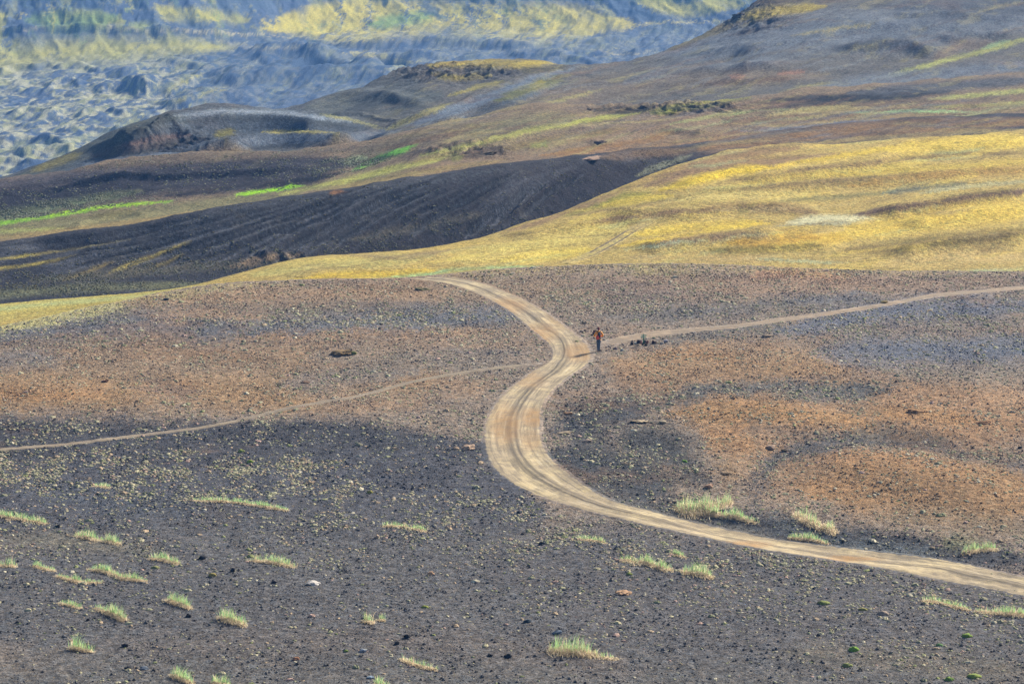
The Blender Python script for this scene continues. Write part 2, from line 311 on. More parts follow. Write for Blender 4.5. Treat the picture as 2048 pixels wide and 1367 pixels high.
# ------------------------------------------------------------------ ground colours (albedo) by place; hill layers also carry painted fold shade and crest light
def lin(c):
    c = np.array(c, float)/255; return np.where(c <= .04045, c/12.92, ((c+.055)/1.055)**2.4)
ALB = .50
def pal(h): return lin([int(h[i:i+2], 16) for i in (0, 2, 4)])*ALB
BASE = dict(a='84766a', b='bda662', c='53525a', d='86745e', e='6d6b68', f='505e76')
PAINT = """
a|6b6664|40 40|.8|.7|-200,665 100,655 250,648 400,652 650,648 1000,632
a|8c6f58|62 62|.9|.9|1260,745 1500,760 1800,800 2100,830
a|8c6f58|60 60|.9|.9|1420,860 1600,930 1800,950 2100,960
a|8e725a|54 50|.9|.8|-350,745 0,745 300,745 600,745 950,770
a|86705e|26 26|.8|.9|300,600 600,590 1000,580 1300,570 1700,565
a|7d7068|30 30|.5|.9|-350,740 0,740 300,745 600,740
a|6a6a70|16 16|.9|.8|-100,672 100,662 300,652 400,660 640,652 850,640 1000,632
a|6c6c72|10 14|.8|.8|700,640 850,628 1060,630
a|6e6e72|18 12|.7|.8|-100,728 50,715 140,712
a|967a64|14 10|.8|.8|240,604 500,592 800,584 900,590
a|9a7b62|7 7|.8|.8|290,634 420,628 560,632
a|9c7c62|8 7|.8|.8|470,676 700,668 1060,664
a|8f7562|12 10|.7|.8|500,700 800,692 1090,690
a|92755a|38 22|.9|.6|-350,790 0,785 300,785 560,790 640,810
a|9e7856|14 6|.9|.7|-200,792 60,788 150,784 240,780
a|777270|24 14|.7|.8|560,770 700,750 830,745
a|98755a|8 8|.7|.8|280,775 400,772
a|7c706a|26 20|.8|.8|620,715 850,725 1050,735
a|8f7460|10 8|.9|.7|620,822 760,812 900,805
a|917968|14 14|.8|.8|860,785 930,770 1000,765
a|48474c|84 74|1|.12|-350,908 0,912 300,920 640,918 960,905
a|55545a|100 100|1|.4|-350,1010 500,1010 1000,1010 1060,1020
a|625f60|170 170|1|.3|-350,1200 600,1200 1200,1220 1700,1300 2400,1400
a|625e5f|120 120|1|.3|1000,1130 1400,1190 1900,1270 2400,1330
a|676361|120 120|1|.4|-350,1400 2400,1480
a|6d6760|18 10|.8|.8|0,1068 150,1080 320,1105
a|665f5c|30 30|.7|.8|200,1290 900,1280 1300,1340
a|6a625c|16 24|.7|.8|1550,1300 1800,1320 2100,1350
a|585b63|20 20|.6|.9|40,975 220,1000 420,1025
a|94775e|34 30|.95|.7|1230,725 1400,720 1600,735 1750,745
a|9a7656|10 8|.9|.8|1290,712 1400,708 1490,718
a|8c7364|24 20|.8|.8|1180,570 1400,575 1700,570 2060,560
a|986f58|9 7|.8|.8|1490,548 1600,545 1700,552
a|716b68|12 10|.9|.8|1190,640 1400,622 1600,605 1750,600
a|6e6d72|10 8|.8|.8|1560,604 1700,592 1760,590
a|6f6a66|8 10|.9|.7|1290,686 1450,664 1600,655
a|6a6c78|18 22|1|.7|1560,665 1700,635 1850,618 2100,608
a|6e6f78|34 40|.9|.8|1650,705 1850,700 2100,690
a|806e66|10 8|.7|.8|1700,655 1850,660 2060,658
a|666a77|12 12|.8|.8|1720,698 1900,706 2060,700
a|62605f|16 8|1|.6|1330,800 1400,782 1550,772 1700,778 1800,772
a|646260|14 8|.8|.7|1560,798 1640,795 1750,782
a|4c4b4e|46 30|1|.5|1110,860 1180,830 1310,805
a|4a4a4d|60 50|1|.5|1120,910 1220,940 1330,980
a|4e4c4c|40 40|1|.5|1250,870 1340,900 1400,960
a|9c7856|24 18|1|.6|1350,826 1500,822 1620,832 1760,850
a|937154|36 18|1|.5|1420,868 1480,885 1510,900
a|7d6650|26 18|.8|.6|1470,930 1440,960
a|93745c|48 44|1|.6|1790,828 1900,835 2100,835
a|a07f66|18 18|.8|.8|1760,790 1900,800 2100,790
a|9e764e|12 12|.7|.8|1740,825 1850,828 1960,842
a|7b6f68|16 12|.8|.8|1780,745 1900,750 2100,745
a|5d5a5b|13 15|1|.6|1500,1010 1530,930 1590,896 1700,880 1850,888 1950,920 2100,938
a|6b6158|12 8|.7|.8|1700,868 1800,872 1900,878
a|8f7054|52 66|1|.35|1630,975 1750,965 1900,978 2100,1000
a|987456|14 14|.8|.8|1640,915 1800,918 1950,945
a|9a7656|14 14|.7|.8|1600,970 1700,975
a|786655|20 20|.7|.8|1750,1035 1900,1030 2060,1060
a|4a494d|26 30|1|.4|1250,1000 1420,1035 1560,1055 1750,1085 1900,1105 2120,1125
a|6c6863|8 10|.9|.7|1130,962 1240,1000 1380,1035 1560,1070
a|676a6c|10 12|.9|.7|1540,1030 1640,1075 1780,1095 1900,1105
a|77745a|14 10|.7|.7|1900,1080 1980,1085
a|b4ad7a|10 5|1|.5|-200,678 0,652 150,630 270,612
b|beb062|26 20|1|.6|-300,640 0,618 250,600 450,575
b|b0ba80|5 4|.7|.7|-300,630 0,617 120,606 260,596 400,578 470,568
b|b9a95c|7 6|.9|.6|60,625 250,604 420,580
b|d0b448|9 7|1|.6|590,560 700,550 800,548 870,540
b|bcb06a|12 10|1|.7|500,550 640,528 760,522 860,512
b|9c8862|4 4|.8|.7|700,512 800,516 900,500
b|9d7f5a|9 9|.95|.7|1240,378 1330,352 1400,326 1480,308 1600,296
b|94785a|9 9|.9|.7|1290,372 1370,346 1450,330 1560,322 1680,308
b|dfc23c|9 8|1|.7|1320,380 1400,358 1480,340 1540,334
b|d6ba48|5 5|1|.7|1520,340 1620,322 1720,306 1800,292
b|e2c658|13 15|1|.6|1780,302 1850,290 1950,284 2100,280
b|8d7550|4 4|.9|.8|1440,364 1524,351 1624,337 1724,327 1780,316
b|8f774c|5 5|.9|.9|1740,330 1800,316 1860,312
b|d8bf5c|7 7|.9|.8|1440,376 1600,352 1750,338 1860,322
b|8b7648|4 5|.9|.9|1820,318 1920,308 2060,306
b|c9b050|7 7|.9|.8|1650,352 1800,342 1950,330 2100,320
b|8d774c|5 5|.9|.8|1380,394 1474,379 1624,364 1774,354 1924,344 2060,336
b|b5924e|8 8|.9|.8|1700,372 1850,352 2000,342 2100,336
b|8f8a3e|8 8|1|.8|1114,432 1170,414 1240,398 1300,386
b|cdb74c|6 6|.9|.8|1200,412 1290,396 1350,390
b|a18560|5 5|.9|.7|1000,466 1090,442 1160,414 1240,386
b|d4c074|9 9|.9|.8|1330,400 1440,388 1560,392 1640,388
b|8c744e|9 10|.95|.7|1380,424 1480,414 1580,418 1640,428
b|96795a|6 7|.9|.8|1174,448 1274,430 1380,420
b|7e7a50|4 4|.8|.9|1560,402 1680,394 1780,384
b|6c7062|5 6|.9|.8|1760,386 1840,376 1930,366
b|b8b488|4 4|.9|.8|1840,386 1940,372 2060,362
b|745e4c|7 9|1|.6|1706,430 1774,420 1874,406 1974,391 2100,376
b|d3cda4|7 6|1|.7|1570,444 1660,436 1760,438
b|a9a88c|3 3|.9|.8|1550,452 1660,446 1740,446
b|e0c454|8 8|1|.7|1250,470 1350,458 1450,448 1520,444
b|e2c44c|4 4|1|.7|1240,492 1340,474 1440,456 1540,446
b|8f7557|8 8|.95|.7|1284,492 1374,482 1460,472 1560,470
b|e0c258|18 24|1|.7|1650,470 1780,452 1880,436 1980,424 2100,416
b|dcb84c|14 12|.9|.8|1540,470 1620,476 1700,478
b|8e7d3e|9 9|.9|.8|1420,500 1540,496 1640,490
b|c8a040|7 7|.9|.8|1440,486 1560,482 1640,474
b|887440|10 12|.95|.8|1690,500 1780,498 1850,484 1940,476 2100,462
b|6f6236|4 5|.9|.8|1764,512 1840,492 1930,480 2060,468
b|ccb274|14 16|.95|.8|1760,528 1860,518 2100,506
b|b8a068|9 9|.8|.8|1250,514 1400,516 1560,520
b|dcc870|14 18|.9|.8|900,520 1024,498 1140,478 1250,456
b|e0c85c|10 10|.9|.8|1000,522 1100,508 1200,500
b|b0a060|3 3|.9|.8|1130,528 1200,500 1260,470 1300,446
b|b0c4a0|2.5 2.5|.6|.6|1510,517 1580,521 1700,527
b|a8c09c|2.5 2|.8|.9|1840,546 1930,543 2060,538
b|9cc088|3 3|.85|.9|770,556 850,548 900,540 960,536 1090,532
b|b4c8a4|2 2|.6|.6|1250,500 1350,484 1420,480
c|494347|44 40|.9|.8|640,520 800,480 950,430 1100,385 1280,330
c|656871|12 9|.8|.8|-300,530 0,498 300,456 600,402 900,356 1000,340
c|5a5c66|26 20|.7|.9|-300,560 0,520 300,480 600,430 850,385
c|b0a04c|2.6 2|1|1|-100,530 0,517 130,502 260,478
c|ac9c4c|3.4 2|.9|1|-100,548 0,537 100,524 160,510
c|a0904a|5 2.4|.95|1|215,545 300,515 380,482
c|8f7c48|4 2.4|.7|.6|120,562 180,540 250,512
c|7f7346|4 3|.8|.6|300,540 370,508
c|757656|9 7|.7|.8|-200,605 0,590 150,575 300,572 400,566
c|6a6450|10 8|.6|.8|60,560 250,545 450,530 700,510
c|8b7760|8 6|1|.6|460,532 530,515 600,508
c|9d6a4a|4 4|.9|.7|660,386 692,384
c|6e6858|10 6|.5|.8|700,480 850,450 980,425
c|8a8b70|6 5|.8|.7|1275,350 1330,328 1385,310
c|8a6a58|10 8|.9|.7|1200,315 1300,306 1400,300
c|a0775a|16 18|1|.6|1400,300 1500,284 1700,264 2100,240
c|9a8a58|5 5|.9|.7|1500,298 1700,280 2060,258
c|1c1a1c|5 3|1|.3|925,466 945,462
d|8f7d60|16 12|1|.7|-300,490 0,460 200,440 400,412 600,388
d|b6aa68|4 3|.9|.7|-100,470 30,461 130,456
d|a8865e|5 4|.9|.7|-200,490 0,476 150,458 330,436 470,412
d|7b6a48|6 5|.9|.7|170,435 230,424 280,425
d|c4b464|7 6|1|.7|560,388 680,364 760,345 860,320 930,300
d|a5875c|5 5|.9|.7|650,382 800,352 900,336 1000,322
d|454147|36 32|1|.5|-300,420 0,398 200,372 400,350 600,340 680,326
d|665f64|8 8|.7|.8|-200,375 0,368 150,350 300,335
d|765f58|7 8|.8|.8|180,338 300,318 500,310 740,296
d|7b675a|16 12|.9|.8|700,312 800,290 900,262 960,248
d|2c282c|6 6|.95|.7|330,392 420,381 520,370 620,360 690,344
d|77785c|8 10|.6|.8|-200,445 0,428 150,405 280,382
d|9b9c7c|3 3|.7|.7|-200,450 0,436 100,420 190,398
d|98c038|4 3.4|1|.7|-100,462 0,445 100,432 220,412 345,402
d|b4d028|2.4 2|.9|.8|60,437 180,417 330,402
d|b0e018|4.2 3|1|.6|470,389 530,382 610,370
d|7cb844|7 3.6|1|.7|705,342 750,320 800,302 835,288
d|a0a888|8 6|.8|.6|690,325 730,315
d|bcae5c|5 5|1|.7|840,312 950,286 1050,262 1180,240 1280,226
d|857460|14 14|.9|.8|920,270 1050,245 1150,232
d|a1704a|8 6|.9|.7|1080,312 1200,296 1290,284 1350,262
d|966f58|12 12|1|.7|1200,304 1350,290 1500,270 1650,262 1800,258
d|8c6a58|10 8|.9|.7|1380,276 1600,252 1800,258 2100,244
d|8a7048|8 8|.8|.8|1000,300 1120,278 1250,256
d|687084|5 7|1|.6|1660,246 1800,243 1950,246 2100,236
d|6e7484|4 5|.9|.7|1480,262 1600,256 1700,248
d|8c6c58|6 7|1|.7|1400,252 1550,238 1750,232 2100,218
d|b2b87c|3 3|.9|.6|1340,248 1430,232 1520,222
d|a8bf90|2.5 2.5|.9|.6|1690,227 1800,222 1950,224
d|ad9e64|3 3|.9|.6|1800,214 1950,212 2100,200
d|866858|8 8|.9|.7|1540,222 1700,214 1850,206 2100,190
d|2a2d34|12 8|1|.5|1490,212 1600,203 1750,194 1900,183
d|5c6069|10 10|.9|.7|1700,185 1900,172 2100,158
d|b4a86a|4 4|.9|.6|1860,198 1960,190 2100,176
d|a89a40|8 7|1|.6|1300,226 1380,214 1500,194
d|55483c|7 7|.9|.7|1190,222 1260,222 1310,214
d|4a3e38|7 6|.9|.6|925,314 970,302 1010,296
d|7e7b38|8 7|.9|.6|900,318 925,312
d|8c8a40|4 4|.9|.6|1060,292 1100,286
e|5c646e|50 50|.9|.7|-200,340 100,320 300,280 500,250 720,250
e|575b56|16 12|.9|.7|30,355 120,322 200,288 300,246 380,230
e|7a7040|7 7|.9|.7|60,342 110,326 165,306
e|737a82|9 8|.9|.8|330,250 430,230 560,228 700,244
e|6b5b52|14 12|.9|.7|190,312 280,296 380,284
e|3c3836|9 8|.9|.6|285,302 340,292 410,276
e|80655a|5 5|.8|.7|230,296 300,278 380,270
e|7c7434|8 6|.9|.6|428,270 475,262
e|a89a48|2.5 2.5|.9|.6|520,264 600,263 680,266
e|666d79|11 10|.9|.7|170,330 400,297 550,280 720,276 800,262
e|666a68|30 26|.9|.8|620,215 740,205 880,190
e|5f6262|20 16|.8|.8|680,178 780,170 840,160
e|5d6672|5 5|.9|.8|700,292 850,258 960,226 1080,182 1200,145
e|6d7888|5 4|.9|.8|760,262 860,234 960,204 1080,162 1150,136
e|484c50|7 6|.8|.8|690,222 760,208 850,216
e|4c5052|6 5|.8|.8|330,246 450,236 600,240 720,258
e|3f4246|4 4|.8|.8|180,318 320,300 420,306 560,292 700,288
e|9299a2|4 4|.9|.9|350,232 450,222 580,226 700,244
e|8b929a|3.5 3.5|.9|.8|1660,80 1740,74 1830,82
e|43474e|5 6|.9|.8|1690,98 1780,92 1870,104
e|94866a|3 2.5|.6|.9|1300,108 1450,92 1600,72
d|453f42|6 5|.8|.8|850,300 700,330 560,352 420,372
d|7d5c4c|5 5|.8|.9|760,300 880,272 960,252
e|b29c40|9 8|1|.6|862,132 940,126 1030,128 1110,126
e|9c8a3c|7 5|.9|.6|865,148 920,158 980,150
e|5c5436|8 6|.8|.7|1040,142 1140,136
e|a19c68|2.5 2.5|.9|.6|640,228 700,240 770,258
e|aaa064|5 4|.9|.7|770,262 850,226 905,205
e|a39650|4 3|.9|.7|900,192 960,172 1010,162
e|6b7686|9 8|1|.7|830,248 950,206 1050,168 1120,142
e|777640|8 8|.9|.7|990,202 1060,176 1140,150
e|988c38|5 5|.9|.6|1062,174 1090,164
e|776a5b|26 22|.9|.7|1040,220 1200,182 1350,158 1650,150
e|70757e|40 40|.9|.7|1320,100 1500,84 1700,60 2100,40
e|6b6f76|14 14|.8|.8|1250,165 1400,120 1550,120
e|7c6450|6 6|.8|.8|1400,168 1600,155
e|98705a|4 4|.9|.7|1455,156 1490,152
e|98705a|4 4|.9|.7|1555,147 1610,144
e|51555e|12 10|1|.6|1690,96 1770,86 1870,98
e|7d6c5c|10 12|.9|.8|1860,130 1920,90 2000,90
e|5c616b|30 34|.9|.8|1800,20 2100,0
e|ac9640|12 9|1|.6|1480,36 1550,22 1650,12
e|6b5942|9 9|.9|.6|1500,8 1600,-4 1720,-4
e|7c7048|5 6|.9|.7|1330,104 1400,74 1475,44
e|a8a85c|4 5|1|.6|1740,164 1850,132 1950,106 2100,66
e|9cb884|2.5 2.5|.7|.9|1960,98 2020,82
e|a29a5c|2.5 2.5|.8|.7|1000,232 1100,205 1200,180
e|9a905c|3 3|.8|.7|1560,185 1650,168 1740,164
e|6c727d|14 14|.9|.7|1600,188 1750,162 1900,150 2100,124
e|9c9268|3 2|.9|.7|1580,72 1680,56 1750,50
a|b2a468|3.5 3|.8|1|-200,700 0,657 150,624 300,594 420,575 600,564
a|b09c5c|2.5 2.5|.7|1|860,556 1000,545 1200,532 1400,532 1600,540 1800,544 2060,547
a|a59a54|2.5 2|.7|1|1230,536 1300,540 1400,545
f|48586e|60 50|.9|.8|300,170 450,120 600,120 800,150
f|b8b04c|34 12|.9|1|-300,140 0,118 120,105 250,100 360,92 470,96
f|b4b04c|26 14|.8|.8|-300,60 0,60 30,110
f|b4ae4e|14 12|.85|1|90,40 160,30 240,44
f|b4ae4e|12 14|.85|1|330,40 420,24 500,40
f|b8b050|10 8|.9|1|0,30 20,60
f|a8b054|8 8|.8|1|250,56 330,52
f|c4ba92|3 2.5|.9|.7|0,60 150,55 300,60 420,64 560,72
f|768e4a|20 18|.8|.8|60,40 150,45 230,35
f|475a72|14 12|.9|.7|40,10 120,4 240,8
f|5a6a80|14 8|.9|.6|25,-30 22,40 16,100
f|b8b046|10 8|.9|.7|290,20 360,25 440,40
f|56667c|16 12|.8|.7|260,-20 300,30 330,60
f|ccbc44|46 40|1|.4|540,50 700,40 850,48 1000,50 1150,52 1250,50
f|789c48|14 12|.8|.8|740,50 800,40 870,30
f|4e6070|12 8|.8|.7|840,0 860,20 895,38
f|5e6c80|8 3|.95|.5|560,-20 545,30 535,60
f|5e6c80|5 2|.95|.5|690,-20 680,40 676,66
f|5e6c80|5 2|.9|.5|745,0 735,50 728,68
f|5c6a7c|4 2|.9|.5|820,-20 815,30 800,60
f|5c6a7c|4 2|.9|.5|905,-10 910,30 916,62
f|5c6a7c|6 3|.9|.5|930,-10 936,30 944,58
f|5c6a7c|4 2|.9|.5|950,10 952,40 955,56
f|5c6a7c|6 3|.9|.5|960,-20 966,20 970,48
f|5c6a7c|6 2|.9|.5|985,-20 996,20 1008,58
f|5c6a7c|8 4|.9|.5|1030,-10 1040,10 1045,32
f|56687c|18 12|.8|.7|1210,-30 1240,10 1290,30 1330,45
f|5f7058|8 8|.8|.7|1070,40 1090,58
f|56667a|22 14|.9|.7|380,-10 470,10 540,10
f|b8b048|16 14|1|.7|1280,0 1360,18 1450,15
f|b8b048|16 16|.9|.7|1400,-10 1480,10
f|c2b670|2.5 2.5|1|.6|540,74 700,72 850,68 920,78 1060,84 1180,72 1300,46 1450,44
f|5f6a76|10 12|.9|.7|1160,82 1230,76 1330,62 1460,60
f|4e5c70|30 30|.9|.8|660,110 900,90 1100,110 1400,95
f|aea66a|6 5|.9|.7|695,106 745,108 790,118 830,126
f|a8a24c|4 3|.8|.7|330,190 360,165 410,148
f|a9a250|3 3|.8|.7|260,220 330,205 400,190 460,172
f|a0a054|5 3|.7|.7|350,140 390,120
f|b0aa88|3 3|.7|.7|430,80 520,98 620,90
f|b0aa88|2.5 2|.8|.7|1180,98 1240,110 1300,104
f|9ca078|8 8|.6|.8|0,300 100,290 200,270 300,225
f|a9a27c|5 5|.6|.8|150,195 260,190 340,215
"""
rast = {c: np.tile((pal(BASE[c])*dict(a=1.32, e=.85, c=.5).get(c, 1)).astype(np.float32), (RH, RW, 1)) for c in 'abcdef'}
for ln in PAINT.strip().split('\n'):
    c, hx, w, op, soft, p = ln.split('|'); w0, w1 = map(float, w.split()); cc = pal(hx).astype(np.float32)
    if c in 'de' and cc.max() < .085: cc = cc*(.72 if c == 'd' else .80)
    if c == 'a': cc = (cc*.92+.08*cc.mean())*1.34; soft = min(1, float(soft)*1.35)
    if c == 'a' and cc[0] > 1.25*cc[2]: cc = cc*np.array([1.03, 1.04, .95], np.float32)
    if c == 'a' and cc[0] < 1.2*cc[2]: cc = cc*np.array([.86, .88, .90], np.float32)
    if c in 'de': cc = cc*np.array([.84, 1.02, .84] if c == 'd' and cc[0] > 1.2*cc[2] else [.95, 1.0, 1.05], np.float32)
    if c == 'c' and cc[0] > 1.5*cc[2] and cc[1] < .62*cc[0]: cc = cc*np.array([.70, .80, .66], np.float32)
    elif c == 'c': cc = cc*(1.15 if cc[0] > 1.5*cc[2] else .5)
    def mixc(view, a, cc=cc): view += a[..., None]*(cc-view)
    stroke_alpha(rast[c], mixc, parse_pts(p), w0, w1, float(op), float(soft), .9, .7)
# thin dark and pale rill and vegetation lines that follow the slopes
_r2 = np.random.default_rng(23)
def lines(c, n, box, slope, ln_, w_, cols, op, curve=.1, region=None):
    for _ in range(n):
        u0_ = _r2.uniform(box[0], box[2]); v0_ = _r2.uniform(box[1], box[3]); L_ = _r2.uniform(*ln_); s_ = slope+_r2.normal(0, abs(slope)*.25+.02)
        t_ = np.linspace(-.5, .5, 6); P_ = np.stack([u0_+t_*L_, v0_+t_*L_*s_+curve*L_*(t_**2-.1)*_r2.normal(0, 1)+_r2.normal(0, .5, 6)], -1)
        if region is not None and not region(u0_, v0_): continue
        cl_ = pal(cols[_r2.integers(len(cols))]).astype(np.float32)
        def ml(view, a): view += a[..., None]*(cl_-view)
        stroke_alpha(rast[c], ml, P_, _r2.uniform(*w_), _r2.uniform(*w_), op*_r2.uniform(.4, 1), 1, .9, .8)
lines('f', 520, (-200, 60, 1500, 420), -.6, (24, 90), (.9, 2.4), ['a9aa8c', 'b4b070', '3c4c68', '44566c', '9ca060'], .7, .5)
lines('f', 120, (-200, 60, 1500, 420), -.08, (30, 90), (.8, 1.6), ['c0bca0', 'b4b48c', '44546c'], .6)
lines('f', 200, (-200, -60, 1500, 74), 2.2, (8, 26), (1., 3.2), ['56687a', '5f7050', 'c8bc50', '7c9450', 'b4b04c'], .7, .5)
lines('e', 200, (900, -20, 2100, 260), -.24, (50, 200), (1., 2.6), ['a09a6c', '5a5048', '858a92', '7c6650', '54565a', '6c6048'], .6)
lines('e', 90, (0, 130, 1000, 330), -.22, (40, 130), (.9, 2.), ['8a9098', '4a4c4e', '74705c', '5c5c5a'], .5)
lines('d', 170, (700, 200, 2100, 330), -.2, (50, 220), (1., 3.), ['a89c68', '5c4c42', '9c7c60', '74706c', '8c6c50', 'b0a870'], .6)
lines('d', 60, (-200, 290, 800, 420), -.13, (50, 160), (.9, 2.), ['5c585c', '3c383c', '6c5c54'], .5)
lines('b', 240, (600, 270, 2100, 545), -.13, (50, 220), (1., 3.4), ['8c7850', 'dfc45c', '9a8c4c', 'cdb880', 'e6cc60', '7e6c4c', 'a8b884'], .55)
lines('c', 70, (1400, 240, 2100, 305), -.13, (80, 240), (1., 3.), ['565862', '866a54', 'a0905c', '685448', '74726c'], .7)
lines('d', 60, (1250, 205, 2100, 265), -.12, (80, 260), (1., 3.), ['5c606c', '8c7058', 'b0a468', '64503f', 'a0ac78'], .7)
cdk = pal('28282e').astype(np.float32)*.5; clt = pal('888c98').astype(np.float32)*.5  # shaded and lit sides of the rills, painted into the slope colour
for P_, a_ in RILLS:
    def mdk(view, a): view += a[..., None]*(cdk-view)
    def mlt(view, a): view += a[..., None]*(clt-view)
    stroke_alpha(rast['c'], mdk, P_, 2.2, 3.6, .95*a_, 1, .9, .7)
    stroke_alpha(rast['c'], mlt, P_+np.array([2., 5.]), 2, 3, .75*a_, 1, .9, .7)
def blend(C, a, hx):
    C += a[..., None]*(pal(hx)-C)
def albedo(x, y, z, sg, detail=True):
    """colour of the ground at world points (arrays)"""
    x = np.asarray(x, float); y = np.asarray(y, float); z = np.asarray(z, float); sg = np.asarray(sg, float)
    lay = seg_layer(sg); u, v = xyz2uv(x, y, z)
    sc = np.clip(y/240, .6, 2.2)
    n1 = fbm(x/7.5, y/9+31, 4, .6); n2 = fbm(x/7.5+77, y/9, 4, .6)
    near = (y < 700); jit = np.random.default_rng(5).normal(0, 1, x.shape+(2,)) if x.ndim else np.zeros(2); f1 = fbm(x/1.7+3, y/4.5, 3, .65); f2 = fbm(x/1.7+60, y/4.5, 3, .65)
    uu = u+np.where(lay == 0, 34, np.where(lay == 5, 26, 12))*n1+np.where(lay == 0, 22, np.where(lay == 5, 16, 8))*f1; vv = v+np.where(lay == 0, 10, np.where(lay == 5, 8, 2.5))*n2+np.where(lay == 0, 12, np.where(lay == 5, 6, 2.5))*f2
    uu = uu+np.where(lay == 0, 9, np.where(lay == 2, 1, 2))*jit[..., 0]; vv = vv+np.where(lay == 0, 5.5, np.where((lay == 5)|(lay == 2), .5, 1.))*jit[..., 1]
    C = np.zeros(x.shape+(3,))
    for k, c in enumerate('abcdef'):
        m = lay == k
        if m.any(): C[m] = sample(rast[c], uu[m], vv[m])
    big = fbm(x/18, y/22, 4, .55); fine = fbm(x/2.3+9, y/3.1, 4, .65)
    st = fbm(x/9+y/40, y/2.2, 3, .6); dg = fbm((.9*x-.45*y)/4, (.45*x+.9*y)/26, 4, .65); d2 = fbm((.75*x-.66*y)/3.2, (.66*x+.75*y)/24+9, 4, .65)
    # gravel brown coming and going over slate (foreground)
    a = lay == 0
    br = sstep(.12, .5, big+.5*fine)*a*sstep(1080, 880, v)
    blend(C, .35*br, 'a07c5c')
    bl = sstep(.15, .55, -big+.5*st)*a*sstep(1080, 880, v); blend(C, .35*bl, '62626a')
    # moss bands on the yellow slope
    b = lay == 1
    blend(C, b*.35*sstep(.1, .45, d2+.4*fine), '86704a')
    blend(C, b*.3*sstep(.15, .45, -d2+.5*fine), 'e0c868')
    blend(C, b*.4*sstep(.3, .5, fine+.3*big), '8a8440')
    # strips and hills behind
    d = (lay == 3) | (lay == 4)
    d = d*(.35+.65*sstep(700, 900, u))
    blend(C, d*.28*sstep(.05, .4, dg+.4*fine), '54545a')
    blend(C, d*.28*sstep(.15, .45, -dg+.5*fine-.3*big), 'a59a60')
    blend(C, d*.25*sstep(.15, .5, big+.3*st), '8c7058')
    c_ = lay == 2
    blend(C, c_*.4*sstep(.02, .35, dg+.2*fine), '34333a'); blend(C, c_*.3*sstep(.1, .4, -dg), '6c6e78')
    blend(C, c_*.25*sstep(.2, .5, fine), '6c665c')
    # far valley: pale flats winding between dark ash hummocks, streaked mountain
    f = lay == 5
    if f.any():
        xf, yf = x[f], y[f]
        h1 = fbm(xf/62, yf/70, 3, .5); h2 = fbm(xf/24+3, yf/30, 4, .5)+.12*fbm(xf/4, yf/9, 3); h3 = fbm(xf/6, yf/13, 5, .7)
        mt = sstep(21.9, 22.3, sg[f]); left = sstep(520, 250, u[f])*sstep(60, 170, v[f])
        sk = fbm((xf-.16*yf)/4.5, yf/55, 4, .65); h4 = fbm(xf/5+2, yf/16, 4, .7)
        vein = np.maximum(sstep(.10, .01, np.abs(h2)), sstep(.05, .3, h4+.4*h1))*(.22+.78*left)*(1-mt)
        patchy = sstep(.05, .4, h1+.5*h3)
        Cf = C[f]
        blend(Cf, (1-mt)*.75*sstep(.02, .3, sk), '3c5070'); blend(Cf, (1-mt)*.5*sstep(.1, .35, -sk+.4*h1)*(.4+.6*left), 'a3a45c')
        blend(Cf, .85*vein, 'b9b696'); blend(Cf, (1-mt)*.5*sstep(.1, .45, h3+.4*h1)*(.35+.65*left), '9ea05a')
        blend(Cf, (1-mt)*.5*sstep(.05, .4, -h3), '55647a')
        gul = fbm(xf/12+yf/70, yf/60, 4, .6)
        blend(Cf, mt*.35*sstep(.15, .4, gul-.25*h3), '586878'); blend(Cf, mt*.45*sstep(.1, .4, -gul+.3*h3), 'b4b04c')
        C[f] = Cf
    return C
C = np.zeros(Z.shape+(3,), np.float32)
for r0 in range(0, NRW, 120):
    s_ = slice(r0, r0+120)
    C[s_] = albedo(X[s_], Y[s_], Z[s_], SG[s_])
# bare rock tone on the rugged patches
rk = np.clip(rug*sstep(.2, .8, fbm(X/2.4, Y/4, 3, ridged=True)), 0, 1)
C += (.55*rk)[..., None]*(pal('3f3a38')-C)

# ------------------------------------------------------------------ node helpers / materials
def new_mat(name):
    m = bpy.data.materials.new(name); m.use_nodes = True; nt = m.node_tree
    b = nt.nodes['Principled BSDF']; b.inputs['Roughness'].default_value = .95
    b.inputs['Specular IOR Level'].default_value = .12
    return m, nt, b
def node(nt, t, **kw):
    n = nt.nodes.new(t)
    for k, v in kw.items():
        if k in n.inputs: n.inputs[k].default_value = v
        else: setattr(n, k, v)
    return n
def math_(nt, op, a, b=None, clamp=False):
    n = nt.nodes.new('ShaderNodeMath'); n.operation = op; n.use_clamp = clamp
    for i, q in enumerate((a, b)):
        if q is None: continue
        if hasattr(q, 'is_output'): nt.links.new(q, n.inputs[i])
        else: n.inputs[i].default_value = q
    return n.outputs[0]
def ramp(nt, fac, stops):
    n = nt.nodes.new('ShaderNodeValToRGB'); e = n.color_ramp.elements
    while len(e) < len(stops): e.new(.5)
    for el, (p, c) in zip(e, stops):
        el.position = p; el.color = (c, c, c, 1) if not hasattr(c, '__len__') else (*c, 1)
    nt.links.new(fac, n.inputs[0]); return n.outputs[0]
def mixrgb(nt, fac, a, b, mode='MIX'):
    n = nt.nodes.new('ShaderNodeMix'); n.data_type = 'RGBA'; n.blend_type = mode
    for sock, q in ((n.inputs[0], fac), (n.inputs[6], a), (n.inputs[7], b)):
        if hasattr(q, 'is_output'): nt.links.new(q, sock)
        elif hasattr(q, '__len__'): sock.default_value = (*q, 1) if len(q) == 3 else q
        else: sock.default_value = q
    return n.outputs[2]
